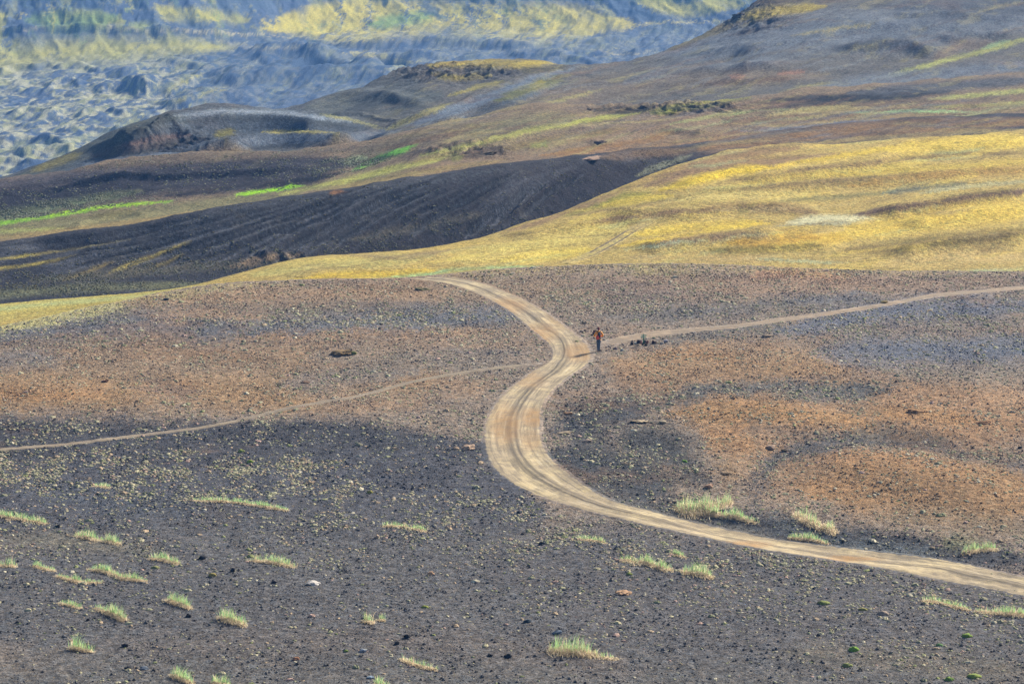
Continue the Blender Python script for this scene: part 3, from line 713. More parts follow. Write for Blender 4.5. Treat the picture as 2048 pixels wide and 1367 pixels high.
def noise(nt, co, scale, detail=4, rough=.6, dist=0.):
    n = node(nt, 'ShaderNodeTexNoise'); n.inputs['Scale'].default_value = scale; n.inputs['Detail'].default_value = detail
    n.inputs['Roughness'].default_value = rough; n.inputs['Distortion'].default_value = dist
    nt.links.new(co, n.inputs['Vector']); return n.outputs['Fac']
def ground_nodes(nt):
    """albedo attribute broken up by real-scale grit; returns colour, height"""
    co = node(nt, 'ShaderNodeNewGeometry').outputs['Position']
    base = node(nt, 'ShaderNodeAttribute', attribute_name='albedo').outputs['Color']
    g1 = noise(nt, co, 2.2, 5, .75); g2 = noise(nt, co, 9., 3, .7)
    v1 = node(nt, 'ShaderNodeTexVoronoi'); v1.inputs['Scale'].default_value = 7.5; nt.links.new(co, v1.inputs['Vector'])
    v2 = node(nt, 'ShaderNodeTexVoronoi'); v2.inputs['Scale'].default_value = 2.6; nt.links.new(co, v2.inputs['Vector'])
    sep = node(nt, 'ShaderNodeSeparateColor'); nt.links.new(v1.outputs['Color'], sep.inputs[0])
    sep2 = node(nt, 'ShaderNodeSeparateColor'); nt.links.new(v2.outputs['Color'], sep2.inputs[0])
    f = math_(nt, 'MULTIPLY', ramp(nt, g1, [(.36, .38), (.64, 1.0)]), ramp(nt, g2, [(.34, .5), (.68, 1.0)]))
    f = math_(nt, 'MULTIPLY', f, 2.15)
    f = math_(nt, 'MULTIPLY', f, ramp(nt, sep.outputs[0], [(0, .55), (.8, .95), (1, 1.)]))
    f = math_(nt, 'MULTIPLY', f, 1.35)
    cm = node(nt, 'ShaderNodeVectorMath', operation='SCALE'); nt.links.new(base, cm.inputs[0]); nt.links.new(f, cm.inputs['Scale'])
    col = cm.outputs[0]
    # hue drift: warm and cool grains
    warm = ramp(nt, sep.outputs[1], [(.55, 0), (.95, .55)])
    col = mixrgb(nt, warm, col, mixrgb(nt, 1., col, (1.22, 1.02, .76), 'MULTIPLY'))
    cool = ramp(nt, sep2.outputs[1], [(.5, 0), (.95, .6)])
    col = mixrgb(nt, cool, col, mixrgb(nt, 1., col, (.88, 1.0, 1.12), 'MULTIPLY'))
    h = math_(nt, 'ADD', g1, math_(nt, 'MULTIPLY', g2, .5))
    return col, h, g1, sep
def bump(nt, b, h, dist, strength=.8):
    n = node(nt, 'ShaderNodeBump'); n.inputs['Strength'].default_value = strength; n.inputs['Distance'].default_value = dist
    nt.links.new(h, n.inputs['Height']); nt.links.new(n.outputs[0], b.inputs['Normal'])
m_ground, nt, b = new_mat('volcanic_gravel')
col, h, g1, sp = ground_nodes(nt); nt.links.new(col, b.inputs['Base Color']); bump(nt, b, h, .2, 1.)
b.inputs['Specular IOR Level'].default_value = .05

def tag(o, label=None, cat=None, group=None, kind=None):
    if label: o['label'] = label
    if cat: o['category'] = cat
    if group: o['group'] = group
    if kind: o['kind'] = kind
    return o
def mesh_np(name, verts, faces_flat, nper, mat, parent=None, cols=None, smooth=False, attr='albedo'):
    """verts (n,3), faces_flat flat loop index array, nper verts per face"""
    me = bpy.data.meshes.new(name); n = len(verts); L = len(faces_flat); nf = L//nper
    me.vertices.add(n); me.vertices.foreach_set('co', np.asarray(verts, np.float32).ravel())
    me.loops.add(L); me.loops.foreach_set('vertex_index', np.asarray(faces_flat, np.int32).ravel())
    me.polygons.add(nf); me.polygons.foreach_set('loop_start', (np.arange(nf)*nper).astype(np.int32))
    me.update(calc_edges=True)
    if cols is not None:
        a = me.attributes.new(attr, 'FLOAT_COLOR', 'POINT'); c4 = np.ones((n, 4), np.float32); c4[:, :3] = cols; a.data.foreach_set('color', c4.ravel())
    me.polygons.foreach_set('use_smooth', np.full(nf, smooth))
    me.materials.append(mat); me.update()
    o = bpy.data.objects.new(name, me); COL.objects.link(o); o.parent = parent
    return o
idx = np.arange(NRW*NC).reshape(NRW, NC)
def grid_faces(r0, r1):
    q = idx[r0:r1, :]
    return np.stack([q[:-1, :-1], q[:-1, 1:], q[1:, 1:], q[1:, :-1]], -1).reshape(-1)
V3 = np.stack([X, Y, Z], -1)
# two sheets that share one seam row behind the skyline: near ground, and the far valley with its mountain
rs = int(np.searchsorted(SEG, 19.0)); rm = int(np.searchsorted(SEG, 22.0))
def sheet(name, r0, r1):
    q = np.arange((r1-r0)*NC).reshape(r1-r0, NC)
    f = np.stack([q[:-1, :-1], q[:-1, 1:], q[1:, 1:], q[1:, :-1]], -1).reshape(-1)
    o = mesh_np(name, V3[r0:r1].reshape(-1, 3), f, 4, m_ground, cols=C[r0:r1].reshape(-1, 3), smooth=True)
    tag(o, kind='structure'); return o
rh = int(np.searchsorted(SEG, 10.0))
sheet('ground', 0, rh+1)
sheet('hills', rh, rs+1); sheet('valley', rs, rm+1); sheet('mountain', rm, NRW)
# ------------------------------------------------------------------ road and paths: draped ribbons
def seg_at(x, y):
    s = x/y; j = int(np.clip(round((s-S[0])/(S[1]-S[0])), 0, NC-1)); i, t = row_of(j, y)
    return SEG[i]*(1-t)+SEG[min(i+1, NRW-1)]*t
def smooth_line(pts, n):
    pts = np.array(pts, float); L = np.r_[0, np.cumsum(np.hypot(*np.diff(pts, axis=0).T))]
    t = np.linspace(0, L[-1], n)
    return np.stack([interp_smooth(L, pts[:, 0], t), interp_smooth(L, pts[:, 1], t)], -1)
def road_mat(name, c1, c2, rut, edge_lo=.25, stain=None):
    m, nt, b = new_mat(name)
    gcol, h, g1, sp = ground_nodes(nt)
    at_ = node(nt, 'ShaderNodeAttribute', attribute_name='lane'); s = node(nt, 'ShaderNodeSeparateColor'); nt.links.new(at_.outputs['Color'], s.inputs[0])
    co = node(nt, 'ShaderNodeNewGeometry').outputs['Position']
    n1 = noise(nt, co, .35, 5, .65, .6); n2 = noise(nt, co, 14., 4, .7); n3 = noise(nt, co, 1.3, 5, .7)
    c = mixrgb(nt, ramp(nt, n1, [(.42, 0), (.54, 1)]), c1, c2); c = mixrgb(nt, ramp(nt, n3, [(.4, .45), (.52, 0)]), c, rut)
    uvn = node(nt, 'ShaderNodeAttribute', attribute_name='along').outputs['Vector']; n4 = noise(nt, uvn, 1., 5, .65)
    c = mixrgb(nt, ramp(nt, n4, [(.4, .6), (.5, 0)]), c, rut); c = mixrgb(nt, ramp(nt, n4, [(.56, 0), (.68, .5)]), c, (.56, .48, .35))
    c = mixrgb(nt, ramp(nt, n2, [(.3, .0), (.75, .35)]), c, (.42, .36, .28))
    c = mixrgb(nt, math_(nt, 'MULTIPLY', s.outputs[1], ramp(nt, n3, [(.25, .55), (.55, 1.)])), c, rut)
    if stain is not None: c = mixrgb(nt, math_(nt, 'MULTIPLY', s.outputs[2], ramp(nt, n3, [(.3, .35), (.6, 1.)])), c, stain)
    # ragged verge: road dirt gives way to gravel
    e = math_(nt, 'ADD', s.outputs[0], math_(nt, 'MULTIPLY', math_(nt, 'SUBTRACT', n3, .5), 1.6))
    f = ramp(nt, e, [(edge_lo, 0), (edge_lo+.3, 1)])
    nt.links.new(mixrgb(nt, f, gcol, c), b.inputs['Base Color']); bump(nt, b, h, .05, .6)
    return m
def ribbon(name, mat, left, right, n=420, m=15, ruts=(), rutw=.08, stains=(), lift=.03, depth=.07, gain=1.0, kind='structure', name_track=False):
    Lp = [at(u, v) for u, v in smooth_line(left, n)]; Rp = [at(u, v) for u, v in smooth_line(right, n)]
    Lp = np.array([[p.x, p.y] for p in Lp]); Rp = np.array([[p.x, p.y] for p in Rp])
    k = np.ones(9)/9
    for A in (Lp, Rp):
        for c in (0, 1): A[4:-4, c] = np.convolve(A[:, c], k, 'valid')
    vs, lane, xyz = [], [], []
    for i in range(n):
        for j in range(m+1):
            t = -.12+1.24*j/m
            x, y = Lp[i]+(Rp[i]-Lp[i])*t
            z = ground_z(x, y)
            edge = min(t, 1-t); e = min(max(edge/.10+.25, 0), 1)
            r = 0
            for (rc, ra) in ruts: r = max(r, ra*math.exp(-((t-rc-.02*math.sin(i*.031))/rutw)**2))
            if name_track: e = min(1, r*1.1)
            end = min(i, n-1-i)/(45. if name_track else 14.); e *= min(1, max(end, 0)) if end < 1 and name != 'dirt_road_' else 1
            crown = depth*(.6*math.exp(-((t-.5)/.12)**2) - math.exp(-((t-.27)/.12)**2)*.3 - math.exp(-((t-.73)/.12)**2)*.3)
            zz = z+lift*min(1, max(0, edge/.06+1.2)) + crown*gain if -.1 < t < 1.1 else z-.05
            vs.append((x, y, zz)); xyz.append((x, y, z, seg_at(x, y)))
            st = 0
            u_, v_ = xyz2uv(x, y, z)
            for (su, sv, ru, rv, a) in stains:
                q = ((u_-su)/ru)**2+((v_-sv)/rv)**2; st = max(st, a*math.exp(-q*q))
            lane.append((e, r, st))
    q = np.arange(n*(m+1)).reshape(n, m+1)
    f = np.stack([q[:-1, :-1], q[:-1, 1:], q[1:, 1:], q[1:, :-1]], -1).reshape(-1)
    a = np.array(xyz); cols = albedo(a[:, 0], a[:, 1], a[:, 2], a[:, 3])
    o = mesh_np(name, vs, f, 4, mat, cols=cols, smooth=True)
    # face up
    o.data.update()
    if o.data.polygons[len(o.data.polygons)//2].normal.z < 0: o.data.flip_normals()
    al = o.data.attributes.new('along', 'FLOAT_VECTOR', 'POINT'); sl = np.r_[0, np.cumsum(np.hypot(*np.diff(Lp, axis=0).T))]
    av = np.array([((-.12+1.24*j/m)*(16 if m > 12 else 6), sl[i]*.22, 0) for i in range(n) for j in range(m+1)], np.float32); al.data.foreach_set('vector', av.ravel())
    la = o.data.attributes.new('lane', 'FLOAT_COLOR', 'POINT'); c4 = np.ones((len(lane), 4), np.float32); c4[:, :3] = lane
    la.data.foreach_set('color', c4.ravel())
    if kind: tag(o, kind=kind)
    return o, Lp, Rp
RL = [(797,557),(862,562),(910,571),(951,586),(992,606),(1026,627),(1053,650),(1082,674),(1104,694),(1109,708),(1100,724),(1072,738),(1038,763),(1005,790),(985,818),(972,845),(968,876),(972,905),(984,932),(1010,956),(1060,984),(1128,1008),(1197,1027),(1265,1043),(1350,1062),(1440,1082),(1540,1101),(1640,1116),(1788,1141),(1868,1158),(1976,1177),(2060,1194),(2200,1218)]
RR = [(841,554),(905,556),(958,565),(1012,585),(1053,603),(1090,624),(1122,647),(1155,673),(1176,693),(1186,710),(1172,730),(1136,754),(1106,780),(1086,807),(1080,838),(1080,868),(1086,893),(1100,915),(1135,946),(1180,978),(1235,1005),(1290,1019),(1350,1035),(1420,1052),(1480,1064),(1530,1075),(1640,1090),(1788,1107),(1868,1117),(1976,1138),(2060,1157),(2200,1180),(2300,1196)]
RL.append((2310, 1236))
m_road = road_mat('road_dirt', lin([218,194,146])*.55, lin([188,166,130])*.54, lin([104,94,84])*.46, .25, lin([196,150,96])*.5)
road, RLp, RRp = ribbon('dirt_road', m_road, RL, RR, 520, 24, ruts=((.45, 1.), (.57, .95), (.93, .4), (.05, .35)), rutw=.04,
  stains=((1010,850,30,40,.7),(1065,835,24,20,.8),(1062,880,22,22,.5),(1010,612,50,16,.6),(1075,668,40,20,.7),(1160,705,30,20,.7),(1120,640,30,20,.4),(1480,1090,60,8,.9),(1700,1118,60,6,.8),(1060,760,30,18,.5)), lift=.035)
m_path = road_mat('footpath_dirt', lin([176,146,116])*.5, lin([150,128,106])*.5, lin([130,112,96])*.5, .42)
def path_edges(pts, hw):
    return [(u, v+h) for (u, v), h in zip(pts, hw)], [(u, v-h) for (u, v), h in zip(pts, hw)]
pr = [(1195,690),(1240,680),(1300,669),(1348,664),(1420,657),(1485,651),(1550,641),(1621,632),(1690,622),(1758,611),(1810,602),(1861,592),(1950,584),(2048,575),(2200,566)]
l, r = path_edges(pr, [6,7,6,5,4,4,4,4,4,4,3.6,4,3.2,3,3]); rp, _, _ = ribbon('path', m_path, l, r, 300, 8, ruts=((.5, .25),), lift=.03, depth=.03)
pl = [(-150,917),(0,899),(60,894),(137,888),(200,880),(273,871),(340,863),(410,854),(460,844),(513,832),(560,820),(615,809),(660,801),(700,796),(740,786),(787,773),(840,760),(889,751),(940,743),(992,736),(1040,731),(1085,727)]
m_path2 = road_mat('footpath_grit', lin([150,132,106])*.5, lin([138,120,100])*.5, lin([120,104,92])*.5, .42)
l, r = path_edges(pl, [2.7]*22); lp, _, _ = ribbon('path', m_path2, l, r, 300, 6, lift=.03, depth=.02)
pt = [(1138,526),(1160,517),(1185,508),(1212,494),(1236,480),(1262,464),(1290,446),(1310,436)]
m_tr = road_mat('wheel_track_dirt', lin([150,128,84])*.5, lin([140,120,84])*.5, lin([116,98,68])*.5, .35)
l, r = [(u-16, v) for u, v in pt], [(u+8, v+2) for u, v in pt]
ribbon('path', m_tr, l, r, 120, 12, ruts=((.12, .9), (.8, .9)), rutw=.12, lift=.03, depth=.05, name_track=True)

# ------------------------------------------------------------------ camera, light, air
cam = bpy.data.cameras.new('camera'); co_ = bpy.data.objects.new('camera', cam); COL.objects.link(co_)
cam.lens = 100; cam.sensor_width = 36; cam.clip_end = 20000; cam.clip_start = .5
co_.location = (0, 0, 0); co_.rotation_euler = (math.pi/2-PITCH, 0, 0); scn.camera = co_
SUN_EL, SUN_AZ = math.radians(30), math.radians(42)      # azimuth clockwise from +Y
sun = bpy.data.lights.new('sun', 'SUN'); so = bpy.data.objects.new('sun', sun); COL.objects.link(so)
sun.energy = 3.6; sun.angle = math.radians(9); sun.color = (1, .94, .80)
sd = Vector((math.sin(SUN_AZ)*math.cos(SUN_EL), math.cos(SUN_AZ)*math.cos(SUN_EL), math.sin(SUN_EL)))
so.rotation_euler = (-sd).to_track_quat('-Z', 'Y').to_euler(); so.location = (0, 0, 100)
w = bpy.data.worlds.new('World'); scn.world = w; w.use_nodes = True; wn = w.node_tree
sky = wn.nodes.new('ShaderNodeTexSky'); sky.sky_type = 'NISHITA'; sky.sun_disc = False
sky.sun_elevation = SUN_EL; sky.sun_rotation = SUN_AZ; sky.dust_density = 2.5; sky.altitude = 600
bg = wn.nodes['Background']; bg.inputs['Strength'].default_value = .052; wn.links.new(sky.outputs[0], bg.inputs[0])
scn.view_settings.view_transform = 'Standard'; scn.view_settings.look = 'None'; scn.view_settings.gamma = 1
scn.view_settings.exposure = EXPO = 1.66
scn.render.engine = 'CYCLES'; scn.cycles.volume_bounces = 0; scn.cycles.max_bounces = 4; scn.cycles.diffuse_bounces = 2
def haze(dens, colr):
    x0, x1, y0, y1, z0, z1 = -760, 760, -60, 2380, float(Z.min())-1, 60
    bm = bmesh.new(); bmesh.ops.create_cube(bm, size=1)
    for v in bm.verts: v.co = ((x0+x1)/2+v.co.x*(x1-x0), (y0+y1)/2+v.co.y*(y1-y0), (z0+z1)/2+v.co.z*(z1-z0))
    me = bpy.data.meshes.new('haze'); bm.to_mesh(me); o = bpy.data.objects.new('haze', me); COL.objects.link(o)
    m = bpy.data.materials.new('haze_air'); m.use_nodes = True; n = m.node_tree; n.nodes.clear()
    out = n.nodes.new('ShaderNodeOutputMaterial'); pv = n.nodes.new('ShaderNodeVolumePrincipled')
    pv.inputs['Color'].default_value = (*colr, 1); pv.inputs['Density'].default_value = dens; pv.inputs['Anisotropy'].default_value = .1
    n.links.new(pv.outputs[0], out.inputs['Volume']); me.materials.append(m); tag(o, kind='stuff')
haze(.00016, (.16, .42, 1.0))
# ------------------------------------------------------------------ scattered stones and cushion plants (uncountable: stuff)
def attr_mat(name, lo=.6, hi=1.25, scale=18., rough=.95):
    m, nt, b = new_mat(name); b.inputs['Roughness'].default_value = rough
    co = node(nt, 'ShaderNodeNewGeometry').outputs['Position']
    a = node(nt, 'ShaderNodeAttribute', attribute_name='albedo').outputs['Color']
    f = ramp(nt, noise(nt, co, scale, 4, .7), [(.3, lo/hi), (.7, 1.)])
    cm = node(nt, 'ShaderNodeVectorMath', operation='SCALE'); nt.links.new(a, cm.inputs[0]); nt.links.new(math_(nt, 'MULTIPLY', f, hi), cm.inputs['Scale'])
    nt.links.new(cm.outputs[0], b.inputs['Base Color']); return m
m_stone = attr_mat('scoria_stone', .55, 1.2, 25); m_cush = attr_mat('cushion_plant', .6, 1.25, 30); m_blade = attr_mat('grass_blade', .75, 1.25, 6)
_nt = m_blade.node_tree; _b = _nt.nodes['Principled BSDF']; _t = _nt.nodes.new('ShaderNodeBsdfTranslucent'); _m = _nt.nodes.new('ShaderNodeMixShader'); _m.inputs[0].default_value = .55
_nt.links.new(_b.inputs['Base Color'].links[0].from_socket, _t.inputs['Color']); _nt.links.new(_b.outputs[0], _m.inputs[1]); _nt.links.new(_t.outputs[0], _m.inputs[2]); _nt.links.new(_m.outputs[0], _nt.nodes['Material Output'].inputs['Surface'])
# density painting (per square metre) in photo pixels
dens_c = np.zeros((RH, RW), np.float32); dens_s = np.zeros((RH, RW), np.float32)
DC = """
1.6|700 700|.3|-350,1000 2400,1000
2.4|40 40|.7|-350,690 0,690 400,660 1000,650
7.0|18 14|.8|560,640 800,632 1070,630
5.0|30 30|.8|1560,640 1900,660 2100,640
4.5|20 20|.8|1100,600 1500,610
1.2|34 30|.8|-350,770 300,780 620,800
3.4|24 20|.8|560,765 700,765 850,760
3.2|30 30|.8|-350,858 0,858 400,862 640,850 950,850
10|34 30|.8|-350,930 0,935 300,940 560,945 700,950
8.0|20 20|.8|100,975 400,975 700,965
1.0|16 14|.9|660,905 800,925 960,930
1.6|18 18|.8|440,890 560,885 700,880
6.0|40 44|.8|620,1010 850,1030 1060,1060
6.5|34 44|.8|1000,1060 1250,1090 1500,1130
8.0|40 50|.8|1400,1130 1650,1170 1900,1220 2200,1270
2.6|50 50|.8|-350,1050 300,1080 700,1120
1.0|80 80|.6|-350,1250 600,1230 1100,1220
2.2|60 60|.7|1100,1180 1500,1220 2200,1320
.8|70 70|.6|-350,1340 900,1330 1500,1330
3.5|60 60|.7|1120,830 1180,900 1330,980
3.0|14 14|.8|1500,930 1700,880 2060,925
5.0|14 14|.8|1180,805 1500,778 1750,785
2.0|40 40|.8|1350,840 1700,840 2060,830
2.0|50 50|.8|1620,970 1900,970 2060,990
2.5|22 22|.8|1560,1060 1750,1080 2060,1090
"""
def setd(view, a):
    view[:] = view*(1-a)+a*_val
for ln in DC.strip().split('\n'):
    vv, w, soft, p = ln.split('|'); _val = float(vv); w0, w1 = map(float, w.split())
    stroke_alpha(dens_c, setd, parse_pts(p), w0, w1, 1., float(soft), .9)
def along_road(x, y):
    u, v = xyz2uv(x, y, np.interp(y, [120, 260], [-44, -46]))
    return u, v
road_mask = np.zeros((RH, RW), np.float32)
_val = 1.
cl = [((a[0]+b[0])/2, (a[1]+b[1])/2) for a, b in zip(RL, RR)]
for a, b_ in zip(RL, RR[:len(RL)]):
    pass
RLs, RRs = smooth_line(RL, 300), smooth_line(RR, 300)
for a, b_ in zip(RLs, RRs):
    stroke_alpha(road_mask, setd, [a, b_], 3.5, 3.5, 1., .3, 1.)
for p_, w_ in ((pr, 5), (pl, 3.2)): stroke_alpha(road_mask, setd, p_, w_, w_, 1., .3, .9)
i0, i1 = int(np.searchsorted(SEG, 5.2)), int(np.searchsorted(SEG, 9.0))
cell = (D[i0+1:i1+1]-D[i0:i1])*D[i0:i1]*(S[1]-S[0])
okc = np.abs(S)[None, :] < .196
uC, vC = xyz2uv(X[i0:i1], Y[i0:i1], Z[i0:i1])
def scatter(weight, n):
    w_ = (cell*okc*weight).ravel(); c = np.cumsum(w_); k = np.searchsorted(c, rng.random(n)*c[-1])
    i = k//NC+i0; j = np.minimum(k % NC, NC-2); a = rng.random(n); b = rng.random(n)
    lerp = lambda A: (A[i, j]*(1-b)+A[i, j+1]*b)*(1-a)+(A[i+1, j]*(1-b)+A[i+1, j+1]*b)*a
    return lerp(X), lerp(Y), lerp(Z)
rmask = 1-np.clip(sample(road_mask, uC, vC), 0, 1)
clump = sstep(-.25, .45, fbm(X[i0:i1]/3.1, Y[i0:i1]/6., 4, .7))*1.5+.12
def template_stone(rs):
    bm = bmesh.new(); bmesh.ops.create_icosphere(bm, subdivisions=1, radius=1)
    v = np.array([x.co[:] for x in bm.verts]); f = np.array([[q.index for q in p.verts] for p in bm.faces]); bm.free()
    v = v*(1+.38*(rs.random((len(v), 1))-.5))*np.array([1, .8+.3*rs.random(), .55+.25*rs.random()]); v[:, 2] += .18
    return v, f
def template_cushion(rs):
    n = 8; vs = []
    for r, z in ((1, -.08), (.82, .22), (.42, .42)):
        for k in range(n):
            a = 2*math.pi*(k+.5*rs.random())/n; q = r*(1+.5*(rs.random()-.5)); vs.append((q*math.cos(a), q*math.sin(a), z*(1+.7*(rs.random()-.5))))
    vs.append((0, 0, .46)); f = []
    for l in (0, 1):
        for k in range(n):
            a, b, c, d = l*n+k, l*n+(k+1) % n, (l+1)*n+(k+1) % n, (l+1)*n+k; f += [(a, b, c), (a, c, d)]
    for k in range(n): f.append((2*n+k, 2*n+(k+1) % n, 3*n))
    return np.array(vs), np.array(f)
def instance_mesh(name, tmpl, x, y, z, sx, sy, sz, colr, mat, label, cat, vjit=.15):
    n = len(x); T = rng.integers(0, len(tmpl), n); rot = rng.random(n)*2*np.pi
    VV, FF, CC = [], [], []; off = 0
    for t, (tv, tf) in enumerate(tmpl):
        m = T == t; k = int(m.sum())
        if not k: continue
        c, s = np.cos(rot[m]), np.sin(rot[m])
        lx = tv[:, 0][None]*sx[m][:, None]; ly = tv[:, 1][None]*sy[m][:, None]; lz = tv[:, 2][None]*sz[m][:, None]
        P = np.stack([x[m][:, None]+lx*c[:, None]-ly*s[:, None], y[m][:, None]+lx*s[:, None]+ly*c[:, None], z[m][:, None]+lz], -1)
        VV.append(P.reshape(-1, 3)); FF.append((tf[None]+(np.arange(k)*len(tv))[:, None, None]+off).reshape(-1))
        CC.append((colr[m][:, None, :]*(1+vjit*2*(rng.random((k, len(tv), 1))-.5))).reshape(-1, 3)); off += k*len(tv)
    o = mesh_np(name, np.concatenate(VV), np.concatenate(FF), 3, mat, cols=np.concatenate(CC))
    tag(o, label, cat, kind='stuff'); return o
def pick(pals, pr_, n, jit=.16):
    P = np.array([pal(h) for h in pals]); k = rng.choice(len(pals), n, p=np.array(pr_)/sum(pr_))
    return P[k]*(1+jit*2*(rng.random((n, 1))-.5))
# cushion plants
wC = sample(dens_c, uC, vC)*rmask*clump
NCU = 40000
x, y, z = scatter(wC, NCU)
r = .04+.09*rng.random(NCU)**2.2; r *= np.interp(y, [130, 170, 240], [.9, 1., 1.05])
big = rng.random(NCU) < .07; r[big] *= 1.8
cc = pick(['a39f80', 'b3aa8a', '9b9a74', 'b39c80', '949864', 'b89a8c', 'c8bea4'], [5, 5, 2, 4, .8, 1, 2.5], NCU)*1.45
instance_mesh('cushion_plants', [template_cushion(rng) for _ in range(7)], x, y, z, r*1.25, r*.9, r*(.8+.5*rng.random(NCU)), cc, m_cush, 'pale khaki cushion plants dotted over the dark gravel plain', 'ground cover', .25)
# gravel stones
NST = 150000
wS = rmask*(.2+1.2*sstep(-.3, .45, fbm(X[i0:i1]/3.2+50, Y[i0:i1]/6, 4, .65)))*np.interp(vC, [540, 900, 1367], [1.4, .9, .75])
x, y, z = scatter(wS, NST)
r = .018+.03*rng.random(NST)**2.5+.08*rng.random(NST)**14
ui, vi = xyz2uv(x, y, z)
gc = albedo(x, y, z, np.full(NST, 7.5))
cs = pick(['3a393c', '57565a', '6c6a6e', '8d877f', '9d8f86', 'a8a29a', '7c6657'], [6, 5, 4, 2.5, 1.5, .8, 2], NST)
lum = gc.sum(1, keepdims=True)/pal('66646a').sum()
cs = cs*.12+.88*gc*np.where(rng.random((NST, 1)) < .4, .5, 1.5)*(1+.5*(rng.random((NST, 1))-.5))
instance_mesh('gravel_stones', [template_stone(rng) for _ in range(8)], x, y, z, r, r, r*1.1, cs*np.clip(lum, .8, 1.5), m_stone, 'loose dark scoria stones strewn over the foreground plain', 'gravel', .12)
# scattered plants on the far slopes
def scatter_seg(a0, a1, boxes, n):
    j0, j1 = int(np.searchsorted(SEG, a0)), int(np.searchsorted(SEG, a1))
    uu, vv = xyz2uv(X[j0:j1], Y[j0:j1], Z[j0:j1]); w_ = np.zeros(uu.shape)
    for (cx, cy, rx, ry, wt) in boxes: w_ = np.maximum(w_, wt*np.exp(-(((uu-cx)/rx)**2+((vv-cy)/ry)**2)))
    w_ *= D[j0:j1]*(D[j0+1:j1+1]-D[j0:j1])*(sstep(-.3, .4, fbm(X[j0:j1]/4, Y[j0:j1]/3, 3))+.05)
    c = np.cumsum(w_.ravel()); k = np.searchsorted(c, rng.random(n)*c[-1]); i = k//NC+j0; j = np.minimum(k % NC, NC-2); a = rng.random(n); b = rng.random(n)
    lerp = lambda A: (A[i, j]*(1-b)+A[i, j+1]*b)*(1-a)+(A[i+1, j]*(1-b)+A[i+1, j+1]*b)*a
    return lerp(X), lerp(Y), lerp(Z)
n = 6000
x, y, z = scatter_seg(12, 13, [(900,440,170,45,1), (700,500,200,30,1), (400,530,220,40,1), (100,570,200,22,1.6), (1330,330,50,12,1.2), (600,430,500,70,.18), (1150,370,150,50,.3)], n)
r = .05+.09*rng.random(n)**2
instance_mesh('slope_plants', [template_cushion(rng) for _ in range(5)], x, y, z, r*1.2, r, r*1.1, pick(['7a7960', '8e8b70', '6c6a4c', '7e7044', 'a3a18c'], [4, 3, 3, 2, 1.2], n), m_cush, 'small pale plants scattered along the foot of the dark ash slope', 'ground cover', .25)
n = 3600
x, y, z = scatter_seg(15, 16, [(120,405,150,20,1.2), (60,430,120,12,2), (500,340,300,40,.25), (690,330,60,14,1.5), (640,345,40,10,1)], n)
r = .06+.10*rng.random(n)**2
instance_mesh('slope_plants', [template_cushion(rng) for _ in range(5)], x, y, z, r*1.2, r, r*1.1, pick(['9f9f80', 'b3b298', '858560', '7f7c58'], [4, 3, 3, 2], n), m_cush, 'pale plants scattered on the ridge slope above the bright green moss', 'ground cover', .25)

# ------------------------------------------------------------------ grass tufts, each a thing
def blades_mesh(name, items, mat, parent):
    """items: list of (base xyz, height, lean vec, width, colour)"""
    vs, fs, cs = [], [], []
    for (bx, by, bz), h, (lx, ly), w_, c in items:
        a = random.uniform(-.9, .9); dx, dy = math.cos(a)*w_/2, math.sin(a)*w_/2; k = len(vs)
        mx, my, mz = bx+lx*.35, by+ly*.35, bz+h*.6
        vs += [(bx-dx, by-dy, bz-.03), (bx+dx, by+dy, bz-.03), (mx+dx*.7, my+dy*.7, mz), (mx-dx*.7, my-dy*.7, mz), (bx+lx, by+ly, bz+h)]
        fs += [(k, k+1, k+2), (k, k+2, k+3), (k+3, k+2, k+4)]; cs += [c]*5
    o = mesh_np(name, np.array(vs), np.array(fs).reshape(-1), 3, mat, parent=parent, cols=np.array(cs)); return o
GREEN = [pal(h)*1.75 for h in ('98c07c', 'a8c888', '86b078', 'b4c480', 'a0c090')]
STRAW = [pal(h)*1.9 for h in ('dccbaa', 'd0bc98', 'e4d6bc', 'c0ae8a', 'd4bca4')]
